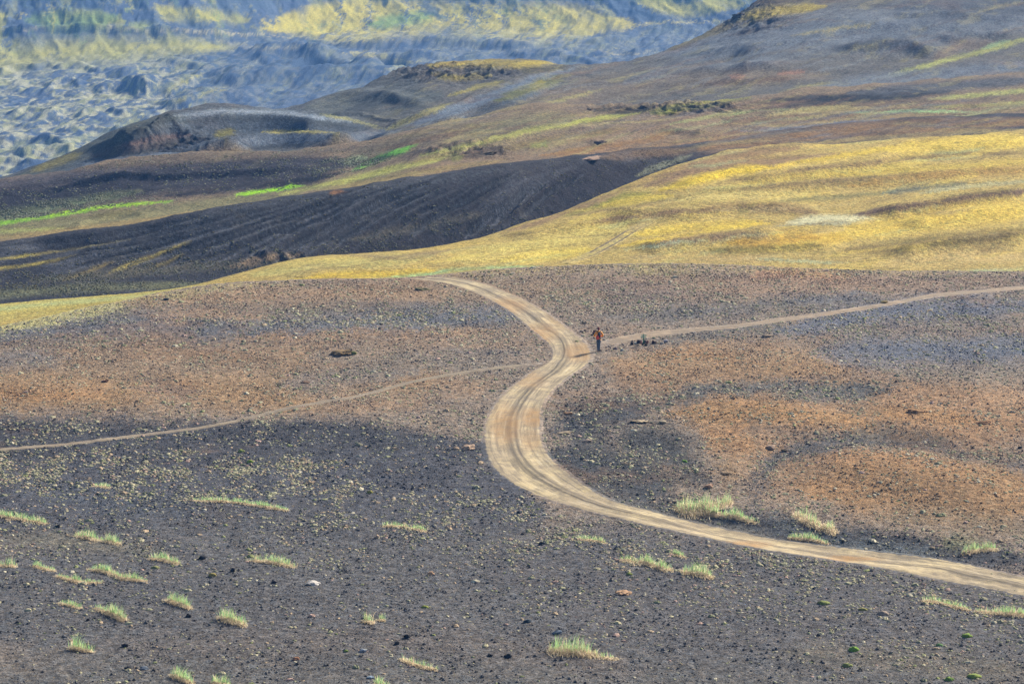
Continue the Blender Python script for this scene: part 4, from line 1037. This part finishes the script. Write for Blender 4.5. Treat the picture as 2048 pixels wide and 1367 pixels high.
def grass_tuft(pts, hpx, label, green=1., straw=1., thick=1.0):
    W = [at(u, v) for u, v in pts]
    if len(W) == 1: W = [W[0]-Vector((.12, 0, 0)), W[0]+Vector((.12, 0, 0))]
    c = sum(W, Vector())/len(W); c.z = ground_z(c.x, c.y)
    e = bpy.data.objects.new('grass_tuft', None); COL.objects.link(e); e.location = c; e.empty_display_size = .3
    tag(e, label, 'grass tuft', 'tufts of lyme grass on the gravel')
    L = [(W[i+1]-W[i]).length for i in range(len(W)-1)]; tot = sum(L)
    hm = hpx*c.y/FPX*.85; ph = random.random()*50
    def pt():
        while True:
            q = random.random()*tot; t = q/tot
            for i, l in enumerate(L):
                if q <= l or i == len(L)-1:
                    p = W[i].lerp(W[i+1], min(q/l, 1)); break
                q -= l
            lump = .5+.9*float(perlin(np.array([p.x*1.3+ph]), np.array([ph]))[0])+.6*float(perlin(np.array([p.x*4.1+ph]), np.array([ph+9]))[0])
            f = max(.3, min(1, lump+.25))*min(1, .3+4*t)*min(1, .3+4*(1-t))
            if random.random() < f+.1: return p, f
    st, gr = [], []
    for _ in range(int((140+430*tot)*straw)):
        p, f = pt(); x = p.x+random.gauss(0, .08); y = p.y+random.gauss(-.12, .12*thick); h = hm*random.uniform(.08, .42)*(.5+.6*f)
        a = random.uniform(0, 2*math.pi); l = random.uniform(.4, 1.3)*hm*.5
        st.append(((x-c.x, y-c.y, ground_z(x, y)-c.z), h, (math.cos(a)*l, math.sin(a)*l*.7-.06), .026, random.choice(STRAW)*random.uniform(.75, 1.15)))
    for _ in range(int((30+85*tot)*green)):
        p, f = pt(); x = p.x+random.gauss(0, .05); y = p.y+random.gauss(.08, .10*thick); h = hm*random.uniform(.3, 1.25)*(.25+.85*f)
        g = random.choice(GREEN) if random.random() < .8 else random.choice(STRAW)
        gr.append(((x-c.x, y-c.y, ground_z(x, y)-c.z+hm*.05), h, (random.gauss(.06, .30)*h, random.gauss(0, .2)*h), .020, g*random.uniform(.75, 1.2)))
    blades_mesh('dry_blades', st, m_blade, e); blades_mesh('green_blades', gr, m_blade, e)
TUFTS = [
 ([(1096,1303),(1130,1303),(1165,1306),(1196,1311)], 36, 'largest green and straw grass clump at the bottom, right of centre, on bare gravel', 1, 1.8, 2.),
 ([(1196,1313),(1240,1316)], 12, 'thin straw runner trailing right from the largest bottom grass clump', .3, .8, 1),
 ([(1240,1118),(1290,1124),(1325,1136),(1345,1139)], 19, 'long grass strip left half of the pair below the road bend', 1, 1.5, 1.6),
 ([(1362,1141),(1395,1147),(1422,1154)], 26, 'rounded tall grass clump at the right end of the strip below the road', 1, 1.8, 1.8),
 ([(1338,1104),(1372,1114)], 10, 'small grass sprig just above the strip below the road bend', 1, 1, 1),
 ([(384,999),(470,1004),(530,1012),(576,1020)], 11, 'long low green strip of grass alone left of centre in the foreground', 1.2, 1.2, 1),
 ([(-20,1028),(30,1036),(60,1041),(95,1046)], 16, 'green grass strip cut by the left edge of the photo, upper one', 1.2, .8, 1.2),
 ([(148,1070),(190,1078),(243,1087)], 19, 'sparse green grass strip with thin tall blades right of the upper left-edge strip', 1, .8, 1.4),
 ([(300,1117),(325,1119),(357,1127)], 20, 'short dense grass tuft with a straw hem, left foreground, alone above the long strip', 1.3, 1.3, 1.2),
 ([(498,1120),(545,1124),(592,1133)], 18, 'thin green grass strip farthest right of the left foreground group', .9, 1, 1.1),
 ([(-20,1128),(32,1132)], 18, 'grass tuft cut by the left edge of the photo, lower one', 1, 1, 1.2),
 ([(68,1130),(90,1136),(112,1141)], 15, 'small straw-rimmed grass tuft next to the lower left-edge tuft', .9, 1.1, 1),
 ([(114,1149),(150,1161),(205,1164)], 15, 'mostly straw grass strip with two green sprigs below the long stepped strip', .7, 1.4, 1),
 ([(177,1137),(215,1144),(245,1156),(294,1161)], 17, 'long stepped grass strip in the left foreground with green humps', 1.1, 1.4, 1),
 ([(192,1214),(215,1224),(252,1240)], 25, 'bright green fan of grass on a sloping straw line, lower left', 1.1, 1.4, 1),
 ([(118,1204),(135,1208),(165,1216)], 11, 'small green sprig with straw runner left of the sloping grass fan', .8, .8, .8),
 ([(332,1200),(355,1206),(380,1216)], 24, 'pointed grass tuft with upright green centre and straw base, lower left', 1, 1.2, 1),
 ([(438,1234),(460,1240),(492,1250)], 25, 'thick grass tuft with wide straw skirt, rightmost of the lower left tufts', 1, 2, 1.6),
 ([(140,1296),(160,1298),(185,1303)], 32, 'lone narrow upright green tuft near the lower left corner', .9, .8, .7),
 ([(727,1243),(745,1246)], 24, 'small yellowish grass tuft alone in the middle of the lower foreground', 1, 1.6, .9),
 ([(757,1239),(768,1240)], 16, 'tiny straw and green tuft beside the small yellowish one', .8, 1, .7),
 ([(342,1349),(360,1356),(385,1366)], 24, 'green tuft at the bottom edge of the photo, left of its neighbour', 1, 1, 1),
 ([(425,1364),(462,1372)], 24, 'green and straw tuft cut by the bottom edge, second from the left', 1, 1, 1),
 ([(750,1368),(776,1372)], 22, 'light green tuft cut by the bottom edge near the centre', 1.2, .8, 1),
 ([(800,1316),(830,1328),(874,1339)], 15, 'sparse pinkish straw runner with few green blades, bottom centre', .3, 1, .8),
 ([(1350,1016),(1385,1020),(1430,1012),(1462,1002)], 30, 'broad straw and green grass bed beside the road, left of the gully', .9, 2., 4.),
 ([(1408,1024),(1470,1032),(1516,1044)], 18, 'sloping green grass strip in front of the broad bed beside the road', 1.1, 1.6, 1.6),
 ([(1588,1030),(1615,1040),(1640,1050)], 24, 'bushy straw coloured plant bed right of the gully above the road, upper part', .4, 1.7, 4.),
 ([(1636,1052),(1670,1060)], 22, 'round dry plant clump at the lower right of the bushy straw bed', .25, 1.8, 3.),
 ([(1578,1075),(1620,1078),(1655,1086)], 15, 'green grass strip at the very edge of the road above its upper side', 1.1, 1.4, 1.),
 ([(1924,1106),(1955,1100),(1992,1097)], 20, 'green grass arc on a low hummock above the road at the far right', 1.2, 1.2, 1.4),
 ([(1843,1199),(1880,1204),(1910,1212),(1940,1219)], 14, 'pale grass strip below the road at the right, left one of two', .8, 1.3, 1.2),
 ([(1950,1221),(2000,1226),(2060,1230)], 19, 'pale grass strip below the road running off the right edge of the photo', .9, 1.6, 1.5),
 ([(764,1050),(810,1052),(853,1062)], 11, 'faint low grass strip in the middle of the foreground', .9, 1.1, 1),
 ([(1143,1076),(1180,1079),(1212,1085)], 11, 'faint low grass strip between the middle strip and the road', .8, 1.1, 1),
 ([(184,970),(222,974)], 10, 'tiny pale green grass patch above the long low strip on the left', 1, .8, 1.4),
]
for pts, h, lab, g, s, th in TUFTS: grass_tuft(pts, h, lab, g, s, th)

# ------------------------------------------------------------------ moss cushions
def moss(u, v, wpx, hpx, colr, label, cat='moss cushion'):
    p = at(u, v); k = p.y/FPX; rx = wpx*k/2; h = hpx*k*.8
    bm = bmesh.new(); bmesh.ops.create_icosphere(bm, subdivisions=3, radius=1)
    sx = random.random()*50
    for q in bm.verts:
        n_ = float(perlin(np.array([q.co.x*2.2+sx]), np.array([q.co.y*2.2+q.co.z]))[0]); n2_ = float(perlin(np.array([q.co.x*6+sx]), np.array([q.co.y*6+q.co.z*3]))[0])
        q.co *= 1+.28*n_+.12*n2_
        q.co = Vector((q.co.x*rx, q.co.y*rx*.75, q.co.z*h))
    vs = np.array([q.co[:] for q in bm.verts]); fs = np.array([[q.index for q in f.verts] for f in bm.faces]).reshape(-1); bm.free()
    cs = np.tile(pal(colr), (len(vs), 1))*(1+.3*(rng.random((len(vs), 1))-.5))
    o = mesh_np('moss_cushion', vs, fs, 3, m_cush, cols=cs, smooth=True); o.location = p-Vector((0, 0, h*.1))
    o.rotation_euler.y = random.uniform(-.05, .12); tag(o, label, cat, 'moss cushions on the gravel'); return o
MOSS = [(1707,1300,22,12,'8fb848','bright green moss cushion with a peaked top, lower right foreground'),
 (1934,1272,22,9,'96b04c','domed lime moss cushion standing alone right of the peaked green one'),
 (1648,1206,26,8,'a0a860','low yellow-green moss cushion below the road, right of centre'),
 (1694,1331,22,9,'a3aa64','moss cushion at the bottom right directly below the peaked green one'),
 (1898,1359,20,9,'8fb050','green moss cushion touching the bottom edge of the photo at the right'),
 (1949,1352,30,8,'a4b458','long sloping light green moss cushion near the bottom right corner'),
 (1879,1290,16,6,'86b06c','small dull green moss cushion left of the domed lime one'),
 (1726,1219,20,7,'a6a05c','flat olive moss cushion just left of the pink-tinged one'),
 (1766,1228,22,11,'bca898','pale cream moss cushion with a pink tinge, right foreground'),
 (500,924,14,7,'96b040','small vivid green moss cushion left of centre above the foreground'),
 (482,903,14,7,'a0ac58','yellow-green moss cushion just above the small vivid green one'),
 (740,985,14,7,'a8a048','lone golden green moss cushion between the road bend and the left grass'),
 (1369,923,12,6,'84b03c','tiny vivid green moss cushion at the foot of the brown mound right of the road'),
 (850,1214,16,6,'a0a84c','low green moss cushion in the middle of the lower foreground'),
 (692,1302,10,6,'9cb048','tiny green moss cushion below the small yellowish grass tuft'),
 (1258,1148,14,6,'a4ac58','small green moss cushion under the long grass strip below the road'),
 (310,1135,20,6,'a0a068','flat green moss cushion under the short dense grass tuft'),
 (425,1151,16,9,'b5a45c','ochre moss cushion in the left foreground, highest of its neighbours')]
for m_ in MOSS: moss(*m_)

# ------------------------------------------------------------------ rocks
def rock(u, v, wpx, hpx, colr, label, name='rock', cat='rock', group=None, deep=.8, sub=2, rot=None, sharp=.35, sink=.25):
    if int(colr[:2], 16) > 88: colr = ''.join('%02x' % min(255, int(int(colr[i:i+2], 16)*1.22)) for i in (0, 2, 4))
    p = at(u, v) if not isinstance(u, Vector) else u; k = p.y/FPX; rx = wpx*k/2; h = hpx*k
    bm = bmesh.new(); bmesh.ops.create_icosphere(bm, subdivisions=sub, radius=1)
    sx = random.random()*90
    for q in bm.verts:
        n_ = float(perlin(np.array([q.co.x*1.3+sx]), np.array([q.co.y*1.3+q.co.z*1.1]))[0]); n2_ = float(perlin(np.array([q.co.x*3.3+sx]), np.array([q.co.y*3.3-q.co.z*2.9]))[0])
        q.co *= 1+sharp*n_+sharp*.6*n2_
        q.co = Vector((q.co.x*rx, q.co.y*rx*deep, q.co.z*h*.62))
    vs = np.array([q.co[:] for q in bm.verts]); fs = np.array([[q.index for q in f.verts] for f in bm.faces]).reshape(-1); bm.free()
    cs = np.tile(pal(colr), (len(vs), 1))*(1+.25*(rng.random((len(vs), 1))-.5))
    o = mesh_np(name, vs, fs, 3, m_stone, cols=cs, smooth=False); o.location = p+Vector((0, 0, h*(.5-sink)))
    o.rotation_euler = (random.uniform(-.15, .15), random.uniform(-.15, .15), random.uniform(0, .6) if rot is None else rot)
    tag(o, label, cat, group); return o
G1 = 'rocks around the signpost foot'
for a in [(1264,689,7,6,'3a3026','dark brown rock, leftmost by the signpost'), (1271,688,6,5,'d8cfc0','small white rock second from the left by the signpost'),
  (1277,686.5,8,7,'2c2630','blackish purple rock left of the signpost foot'), (1276,691,6,4,'dcb898','pale orange stone in front of the blackish purple rock'),
  (1282,687,5,7,'a87c70','pinkish upright rock touching the signpost on its left'), (1285,690,4,4,'3c3018','tiny dark stone in front of the signpost foot'),
  (1290,686,5,6,'241c1c','black rock right against the signpost foot'), (1294.5,687,6,7,'8c5e50','red-brown rock right of the black one at the signpost'),
  (1292,691,6,4,'4c4020','dark olive stone in front of the red-brown rock'), (1306,687,7,7,'4c2c2a','maroon rock standing right of the signpost group'),
  (1311,687,6,5,'8c7058','tan rock leaning on the maroon rock'), (1316,687,6,3,'b8aa88','flat pale rock right of the tan one'),
  (1324,687,9,3,'948c86','long flat grey rock near the path, right of the signpost'), (1332,684,10,6,'b4acb0','light grey boulder rightmost beside the path')]:
    rock(*a[:4], a[4], a[5], group=G1, sink=.1)
ROCKS = [(1231,698,9,4,'5c4c54','purple-grey rock on the path between the walker and the signpost'),
 (1244,701,7,4,'7c8c94','bluish grey stone right of the purple-grey rock on the path'),
 (1189,668,10,10,'6b4636','reddish brown rock on the ground beyond the walker, left of the shoulder'),
 (1184,671,5,4,'4c3a30','dark stone at the left foot of the reddish brown rock'),
 (1170,661,5,3,'2c2a26','small dark stone on the gravel, upper of two left of the walker'),
 (1165,665,4,3,'34302a','small dark stone on the gravel, lower of two left of the walker'),
 (332,600,12,5,'3c3c40','dark grey boulder lying on the rim of the plain at the left'),
 (936,898,30,10,'b49880','pale pinkish boulder close to the outer left side of the road bend'),
 (912,898,14,6,'a89078','flat tan stone left of the pale boulder by the road bend'),
 (1541,897,22,10,'a48c78','pale brown boulder at the top left of the round brown mound'),
 (1570,902,14,6,'5c5040','dark olive rock right of the pale brown boulder'),
 (1417,974,20,9,'b8957c','salmon boulder just above the broad grass bed'),
 (1450,948,22,5,'6e5c48','flat brown rock above and right of the salmon boulder'),
 (1175,883,20,7,'a89484','pinkish grey boulder right of the road bend'),
 (1129,866,30,4,'9c8a72','low tan rock ledge next to the road on the inside of the bend'),
 (1280,843,40,4,'b09c80','pair-like flat pale ledge in the dark gravel, left part'),
 (1326,845,18,6,'ac9c84','flat pale rock at the right end of the ledge in the dark gravel'),
 (1134,828,20,6,'8c6c50','brown rock at the inner edge of the road bend, highest one'),
 (1832,824,34,9,'a07c58','low sandy outcrop on the brown slope, left of the long slab'),
 (1968,846,32,6,'8c6848','long sandy slab with a dark underside on the brown slope'),
 (2040,896,10,5,'2a1e18','small black rock close to the right edge of the photo'),
 (684,708,44,10,'8c7452','mossy brown mound of rock in the left half of the plain'),
 (708,708,12,7,'7c8040','green-topped rock at the right end of the mossy brown mound'),
 (846,580,34,5,'5c5434','dark olive rock beside the start of the road'),
 (1768,606,18,6,'8c7848','tan rock just above the right-hand footpath'),
 (1535,672,24,5,'8c7a68','brown flat rock below the right-hand footpath'),
 (210,763,14,5,'5c3c2c','dark brown rock alone on the brown plain at the left'),
 (610,765,20,4,'6c5646','brown flat stone above the left footpath'),
 (626,1167,30,7,'c8c0b8','white elongated slab lying in the left foreground gravel'),
 (115,1054,12,7,'26262c','black rock in the left foreground below the upper grass strips'),
 (405,1117,16,9,'303036','dark rock right of the short dense grass tuft'),
 (466,1142,10,9,'26262c','black upright rock in the left foreground, with a moss fleck below it'),
 (548,1165,12,6,'2c2c32','black rock left of the white slab'),
 (176,1240,9,6,'28282e','small black rock under the sloping grass fan'),
 (377,1233,14,8,'2e2e34','dark rock between the pointed tuft and the thick tuft'),
 (250,1292,14,8,'26262c','black rock right of the lone narrow tuft'),
 (256,1338,14,8,'2c2f38','black rock near the bottom edge at the left'),
 (288,1337,20,7,'6c7480','blue-grey flat stone right of the black rock near the bottom edge'),
 (814,1274,14,8,'26262a','black rock in the lower centre, upper right of two'),
 (794,1288,12,8,'2a2a2e','black rock in the lower centre, lower left of two'),
 (1016,1313,18,8,'24262c','black rock left of the largest bottom grass clump'),
 (980,1311,12,6,'2e2e36','dark stone farther left of the largest bottom grass clump'),
 (1055,1244,16,8,'3c4c58','dark blue-grey rock above the largest bottom grass clump, lower of two'),
 (1046,1224,8,8,'8c8a94','light grey stone right above the dark blue-grey rock'),
 (1114,1266,22,8,'5c6878','blue-grey rock touching the top of the largest bottom grass clump'),
 (1084,1088,14,7,'2c2e38','dark rock in the middle of the foreground below the road'),
 (862,1148,14,8,'c09c7c','tan rounded rock in the middle of the foreground'),
 (726,1302,18,7,'8c9098','light grey slanting stone below the small yellowish tuft'),
 (741,1355,16,6,'8c9cac','light blue-grey stone at the bottom edge near the centre'),
 (1247,1186,34,7,'b89474','long tan slab in the gravel below the long grass strip'),
 (592,1318,14,7,'a8795c','orange-brown stone near the bottom, left of centre'),
 (754,1075,12,8,'b8a088','pale rounded stone below the faint middle grass strip'),
 (937,1330,0,0,'','')][:-1]
for a in ROCKS: rock(*a[:6], sub=3 if a[2] > 25 else 2)
# outcrops on the hills
rock(1200,287,24,6,'64564a','dark rock outcrop on the reddish brown slope behind the black ridge','rock_outcrop','outcrop', sub=3, sharp=.5)
rock(1290,215,24,4,'64563f','flat dark outcrop beside yellow moss on the upper slope','rock_outcrop','outcrop', sub=3, sharp=.5)
rock(980,308,30,5,'64563f','dark crumbling outcrop in the brown strip above the black ridge','rock_outcrop','outcrop', sub=3, sharp=.5)
rock(1480,34,26,9,'5a4e42','jutting dark rock ledge on the skyline of the right-hand hill','rock_outcrop','outcrop', sub=3, sharp=.6)
rock(1176,220,14,3,'54483a','small dark outcrop left of the flat one on the upper slope','rock_outcrop','outcrop', sub=3, sharp=.5)
rock(1180,317,40,3,'a88c78','pale cracked rock band along the rim of the black ridge','rock_outcrop','outcrop', sub=3, sharp=.5)
# ------------------------------------------------------------------ signpost
def plain(name, c, rough=.7, var=.12):
    m, nt, b = new_mat(name); b.inputs['Roughness'].default_value = rough; b.inputs['Specular IOR Level'].default_value = .3
    co = node(nt, 'ShaderNodeTexCoord').outputs['Object']; f = ramp(nt, noise(nt, co, 9, 4, .6), [(.3, 1-var*2), (.7, 1.)])
    nt.links.new(mixrgb(nt, 1., (*c, 1), f, 'MULTIPLY'), b.inputs['Base Color']); return m
def bm_obj(name, bm, mat, parent=None, smooth=False):
    me = bpy.data.meshes.new(name); bm.to_mesh(me); bm.free(); me.materials.append(mat)
    for p in me.polygons: p.use_smooth = smooth
    o = bpy.data.objects.new(name, me); COL.objects.link(o); o.parent = parent; return o
def box(bm, c, s, rz=0, bev=0, ry=0):
    r = bmesh.ops.create_cube(bm, size=1); vs = r['verts']; M_ = Matrix.Translation(c) @ Matrix.Rotation(rz, 4, 'Z') @ Matrix.Rotation(ry, 4, 'Y')
    for v in vs: v.co = M_ @ Vector((v.co.x*s[0], v.co.y*s[1], v.co.z*s[2]))
    if bev: bmesh.ops.bevel(bm, geom=[e for e in bm.edges if all(q in vs for q in e.verts)], offset=bev, segments=2, affect='EDGES')
def cone(bm, a, b, r0, r1, n=12):
    a, b = Vector(a), Vector(b); d = b-a; r = bmesh.ops.create_cone(bm, cap_ends=True, segments=n, radius1=r0, radius2=r1, depth=d.length)
    M_ = Matrix.Translation((a+b)/2) @ d.to_track_quat('Z', 'Y').to_matrix().to_4x4()
    for v in r['verts']: v.co = M_ @ v.co
sp_ = at(1287, 689)
sign = bpy.data.objects.new('signpost', None); COL.objects.link(sign); sign.location = sp_; tag(sign, 'small green painted trail signpost with two short arms standing in a ring of rocks', 'signpost')
g_dark = plain('green_paint', lin([62,120,74])*.7); g_pale = plain('pale_green_paint', lin([165,205,175])*.75)
bm = bmesh.new(); cone(bm, (0, 0, -.1), (0, 0, .80), .052, .045); cone(bm, (0, 0, .80), (0, 0, .84), .06, .02); bm_obj('post', bm, g_dark, sign, True)
for z_, rz_, sx_ in ((.74, .12, -1), (.60, -.15, 1)):
    bm = bmesh.new(); prof = [(-.22, -.045), (.16, -.045), (.23, 0), (.16, .045), (-.22, .045)]
    f0 = [bm.verts.new((x_*sx_, -.062, z_+y_)) for x_, y_ in prof]; f1 = [bm.verts.new((x_*sx_, -.085, z_+y_)) for x_, y_ in prof]
    bm.faces.new(f0); bm.faces.new(f1[::-1])
    for i in range(5): bm.faces.new((f0[i], f1[i], f1[(i+1) % 5], f0[(i+1) % 5]))
    bmesh.ops.recalc_face_normals(bm, faces=bm.faces)
    for v in bm.verts: v.co = Matrix.Rotation(rz_, 4, 'Z') @ v.co
    bm_obj('sign_arm', bm, g_pale, sign)

# ------------------------------------------------------------------ the walker, seen from behind (faces +Y)
def skin(name, verts, edges, mat, parent, root=0, sub=2):
    me = bpy.data.meshes.new(name); me.from_pydata([v[:3] for v in verts], edges, []); me.materials.append(mat)
    o = bpy.data.objects.new(name, me); COL.objects.link(o); o.parent = parent
    md = o.modifiers.new('skin', 'SKIN'); md.use_smooth_shade = True
    for i, v in enumerate(verts):
        r = v[3]; ry = v[4] if len(v) > 4 else r
        me.skin_vertices[0].data[i].radius = (r, ry); me.skin_vertices[0].data[i].use_root = (i == root)
    s = o.modifiers.new('sub', 'SUBSURF'); s.levels = sub; s.render_levels = sub
    # keep the evaluated surface as plain mesh data
    dg = bpy.context.evaluated_depsgraph_get(); ev = o.evaluated_get(dg); nm = bpy.data.meshes.new_from_object(ev)
    o.modifiers.clear(); o.data = nm; nm.name = name
    if not nm.materials: nm.materials.append(mat)
    for p in nm.polygons: p.use_smooth = True
    return o
m_skin = plain('skin', lin([190,135,105])*.8, .6); m_jacket = plain('orange_jacket', lin([255,164,30]), .65, .12)
m_trous = plain('grey_blue_trousers', lin([84,100,118])*.75, .85, .2); m_boot = plain('dark_boots', lin([52,44,40])*.7)
m_hair = plain('dark_red_cap', lin([112,34,22])*.8, .8); m_bag = plain('navy_bag', lin([40,36,48])*.7, .7); m_red = plain('red_pack_cover', lin([240,72,36])*.9, .6)
fp = at(1197, 703)
pe = bpy.data.objects.new('person', None); COL.objects.link(pe); pe.location = fp; tag(pe, 'person in orange jacket and grey-blue trousers walking away along the dirt road', 'person')
pe.rotation_euler.z = .06; PS = 1.07; pe.scale = (PS,)*3
V_, E_ = [], []
def chain(pts, start=None):
    prev = start
    for p in pts:
        V_.append(p); i = len(V_)-1
        if prev is not None: E_.append((prev, i))
        prev = i
    return prev
# joints shared by body and clothing
LH, RH_ = (-.085, 0, .90), (.085, 0, .90)
LK, RK = (-.055, .12, .50), (.06, -.02, .49)
LA, RA = (-.025, .14, .09), (.03, -.17, .13)
LT, RT = (-.03, .28, .035), (.04, -.06, .03)
Sh = lambda s: (s*.185, .0, 1.41); El = lambda s: (s*.315, -.05, 1.16); Wr = lambda s: (s*.20, .16, 1.07)
V_.append((0, 0, .95, .13, .10)); pel = 0
ch = chain([(0, .01, 1.12, .125, .09), (0, .01, 1.30, .155, .10), (0, 0, 1.43, .10, .075)], pel)
nk = chain([(0, .015, 1.50, .052), (0, .02, 1.56, .062, .07), (0, .03, 1.64, .078, .095), (0, .025, 1.70, .06, .07)], ch)
for s in (-1, 1):
    a = chain([(*Sh(s), .058), (*El(s), .042), (*Wr(s), .027)], ch)
    w0 = Wr(s); pm = chain([(w0[0]-s*.03, w0[1]+.06, w0[2]-.01, .036, .018)], a)
    for k in range(4):
        b0 = Vector((w0[0]-s*.045-s*.004*k, w0[1]+.10, w0[2]+.025-.02*k)); ln_ = (.034, .040, .037, .028)[k]
        chain([(*b0, .0095), (*(b0+Vector((-s*ln_*.5, ln_*.8, -.004))), .009), (*(b0+Vector((-s*ln_*1.3, ln_*.9, -.012))), .0075)], pm)
    b0 = Vector((w0[0]-s*.02, w0[1]+.05, w0[2]+.035)); chain([(*b0, .011), (*(b0+Vector((-s*.02, .03, .015))), .009)], pm)
for h_, k_, a_, t_ in ((LH, LK, LA, LT), (RH_, RK, RA, RT)):
    chain([(*h_, .085), (*k_, .058), (*a_, .038), (*t_, .03)], pel)
body = skin('body', V_, E_, m_skin, pe)
# face on the front of the head
bm = bmesh.new(); cone(bm, (0, .115, 1.625), (0, .145, 1.605), .012, .016, 8)
for s in (-1, 1):
    r = bmesh.ops.create_uvsphere(bm, u_segments=8, v_segments=6, radius=.012)
    for v in r['verts']: v.co += Vector((s*.03, .112, 1.64))
    r = bmesh.ops.create_uvsphere(bm, u_segments=8, v_segments=6, radius=.028)
    for v in r['verts']: v.co = Vector((v.co.x*.35+s*.080, v.co.y*.8+.02, v.co.z+1.625))
box(bm, (0, .118, 1.575), (.05, .012, .01)); bm_obj('face', bm, m_skin, pe, True)
V_, E_ = [], []
V_.append((0, 0, 1.02, .165, .125))
ch = chain([(0, .01, 1.16, .155, .12), (0, .01, 1.31, .185, .13), (0, 0, 1.43, .135, .10)], 0); chain([(0, .01, 1.50, .085, .085), (0, .0, 1.55, .075, .08)], ch); chain([(0, 0, .88, .175, .13)], 0)
for s in (-1, 1): chain([(*Sh(s), .078), (*El(s), .064), (*Wr(s), .045)], ch)
skin('jacket', V_, E_, m_jacket, pe)
V_, E_ = [], []
V_.append((0, 0, .95, .135, .11))
for h_, k_, a_ in ((LH, LK, LA), (RH_, RK, RA)): chain([(*h_, .098), (*k_, .073), (*a_, .055)], 0)
skin('trousers', V_, E_, m_trous, pe)
for a_, t_ in ((LA, LT), (RA, RT)):
    skin('boot', [(a_[0], a_[1]-.01, a_[2]+.03, .052), (a_[0], a_[1], a_[2]-.03, .05, .055), (*t_, .045, .035)], [(0, 1), (1, 2)], m_boot, pe)
bm = bmesh.new(); r = bmesh.ops.create_uvsphere(bm, u_segments=18, v_segments=12, radius=1)
for v in r['verts']: v.co = Vector((v.co.x*.094, v.co.y*.11+.018, v.co.z*.115+1.655))
bmesh.ops.delete(bm, geom=[v for v in bm.verts if v.co.y > .06 and v.co.z < 1.67], context='VERTS'); bm_obj('cap', bm, m_hair, pe, True)
# backpack: rests on the back, its own thing
bp = bpy.data.objects.new('backpack', None); COL.objects.link(bp); bp.location = fp; bp.rotation_euler.z = .06; bp.scale = (PS,)*3
tag(bp, 'small dark backpack with a bright red lower pocket worn by the walker', 'backpack')
bm = bmesh.new(); box(bm, (.03, -.19, 1.24), (.20, .15, .42), 0, .05); bm_obj('bag', bm, m_bag, bp, True)
bm = bmesh.new(); box(bm, (-.10, -.25, 1.09), (.22, .15, .28), .1, .05); bm_obj('pocket', bm, m_red, bp, True)
for s in (-1, 1):
    bm = bmesh.new()
    P_ = [(s*.10, -.12, 1.42), (s*.125, -.03, 1.52), (s*.13, .10, 1.46), (s*.13, .15, 1.30), (s*.13, .10, 1.08), (s*.12, -.12, 1.02)]
    for a, b_ in zip(P_, P_[1:]): cone(bm, a, b_, .022, .022, 8)
    bm_obj('strap', bm, m_bag, bp, True)
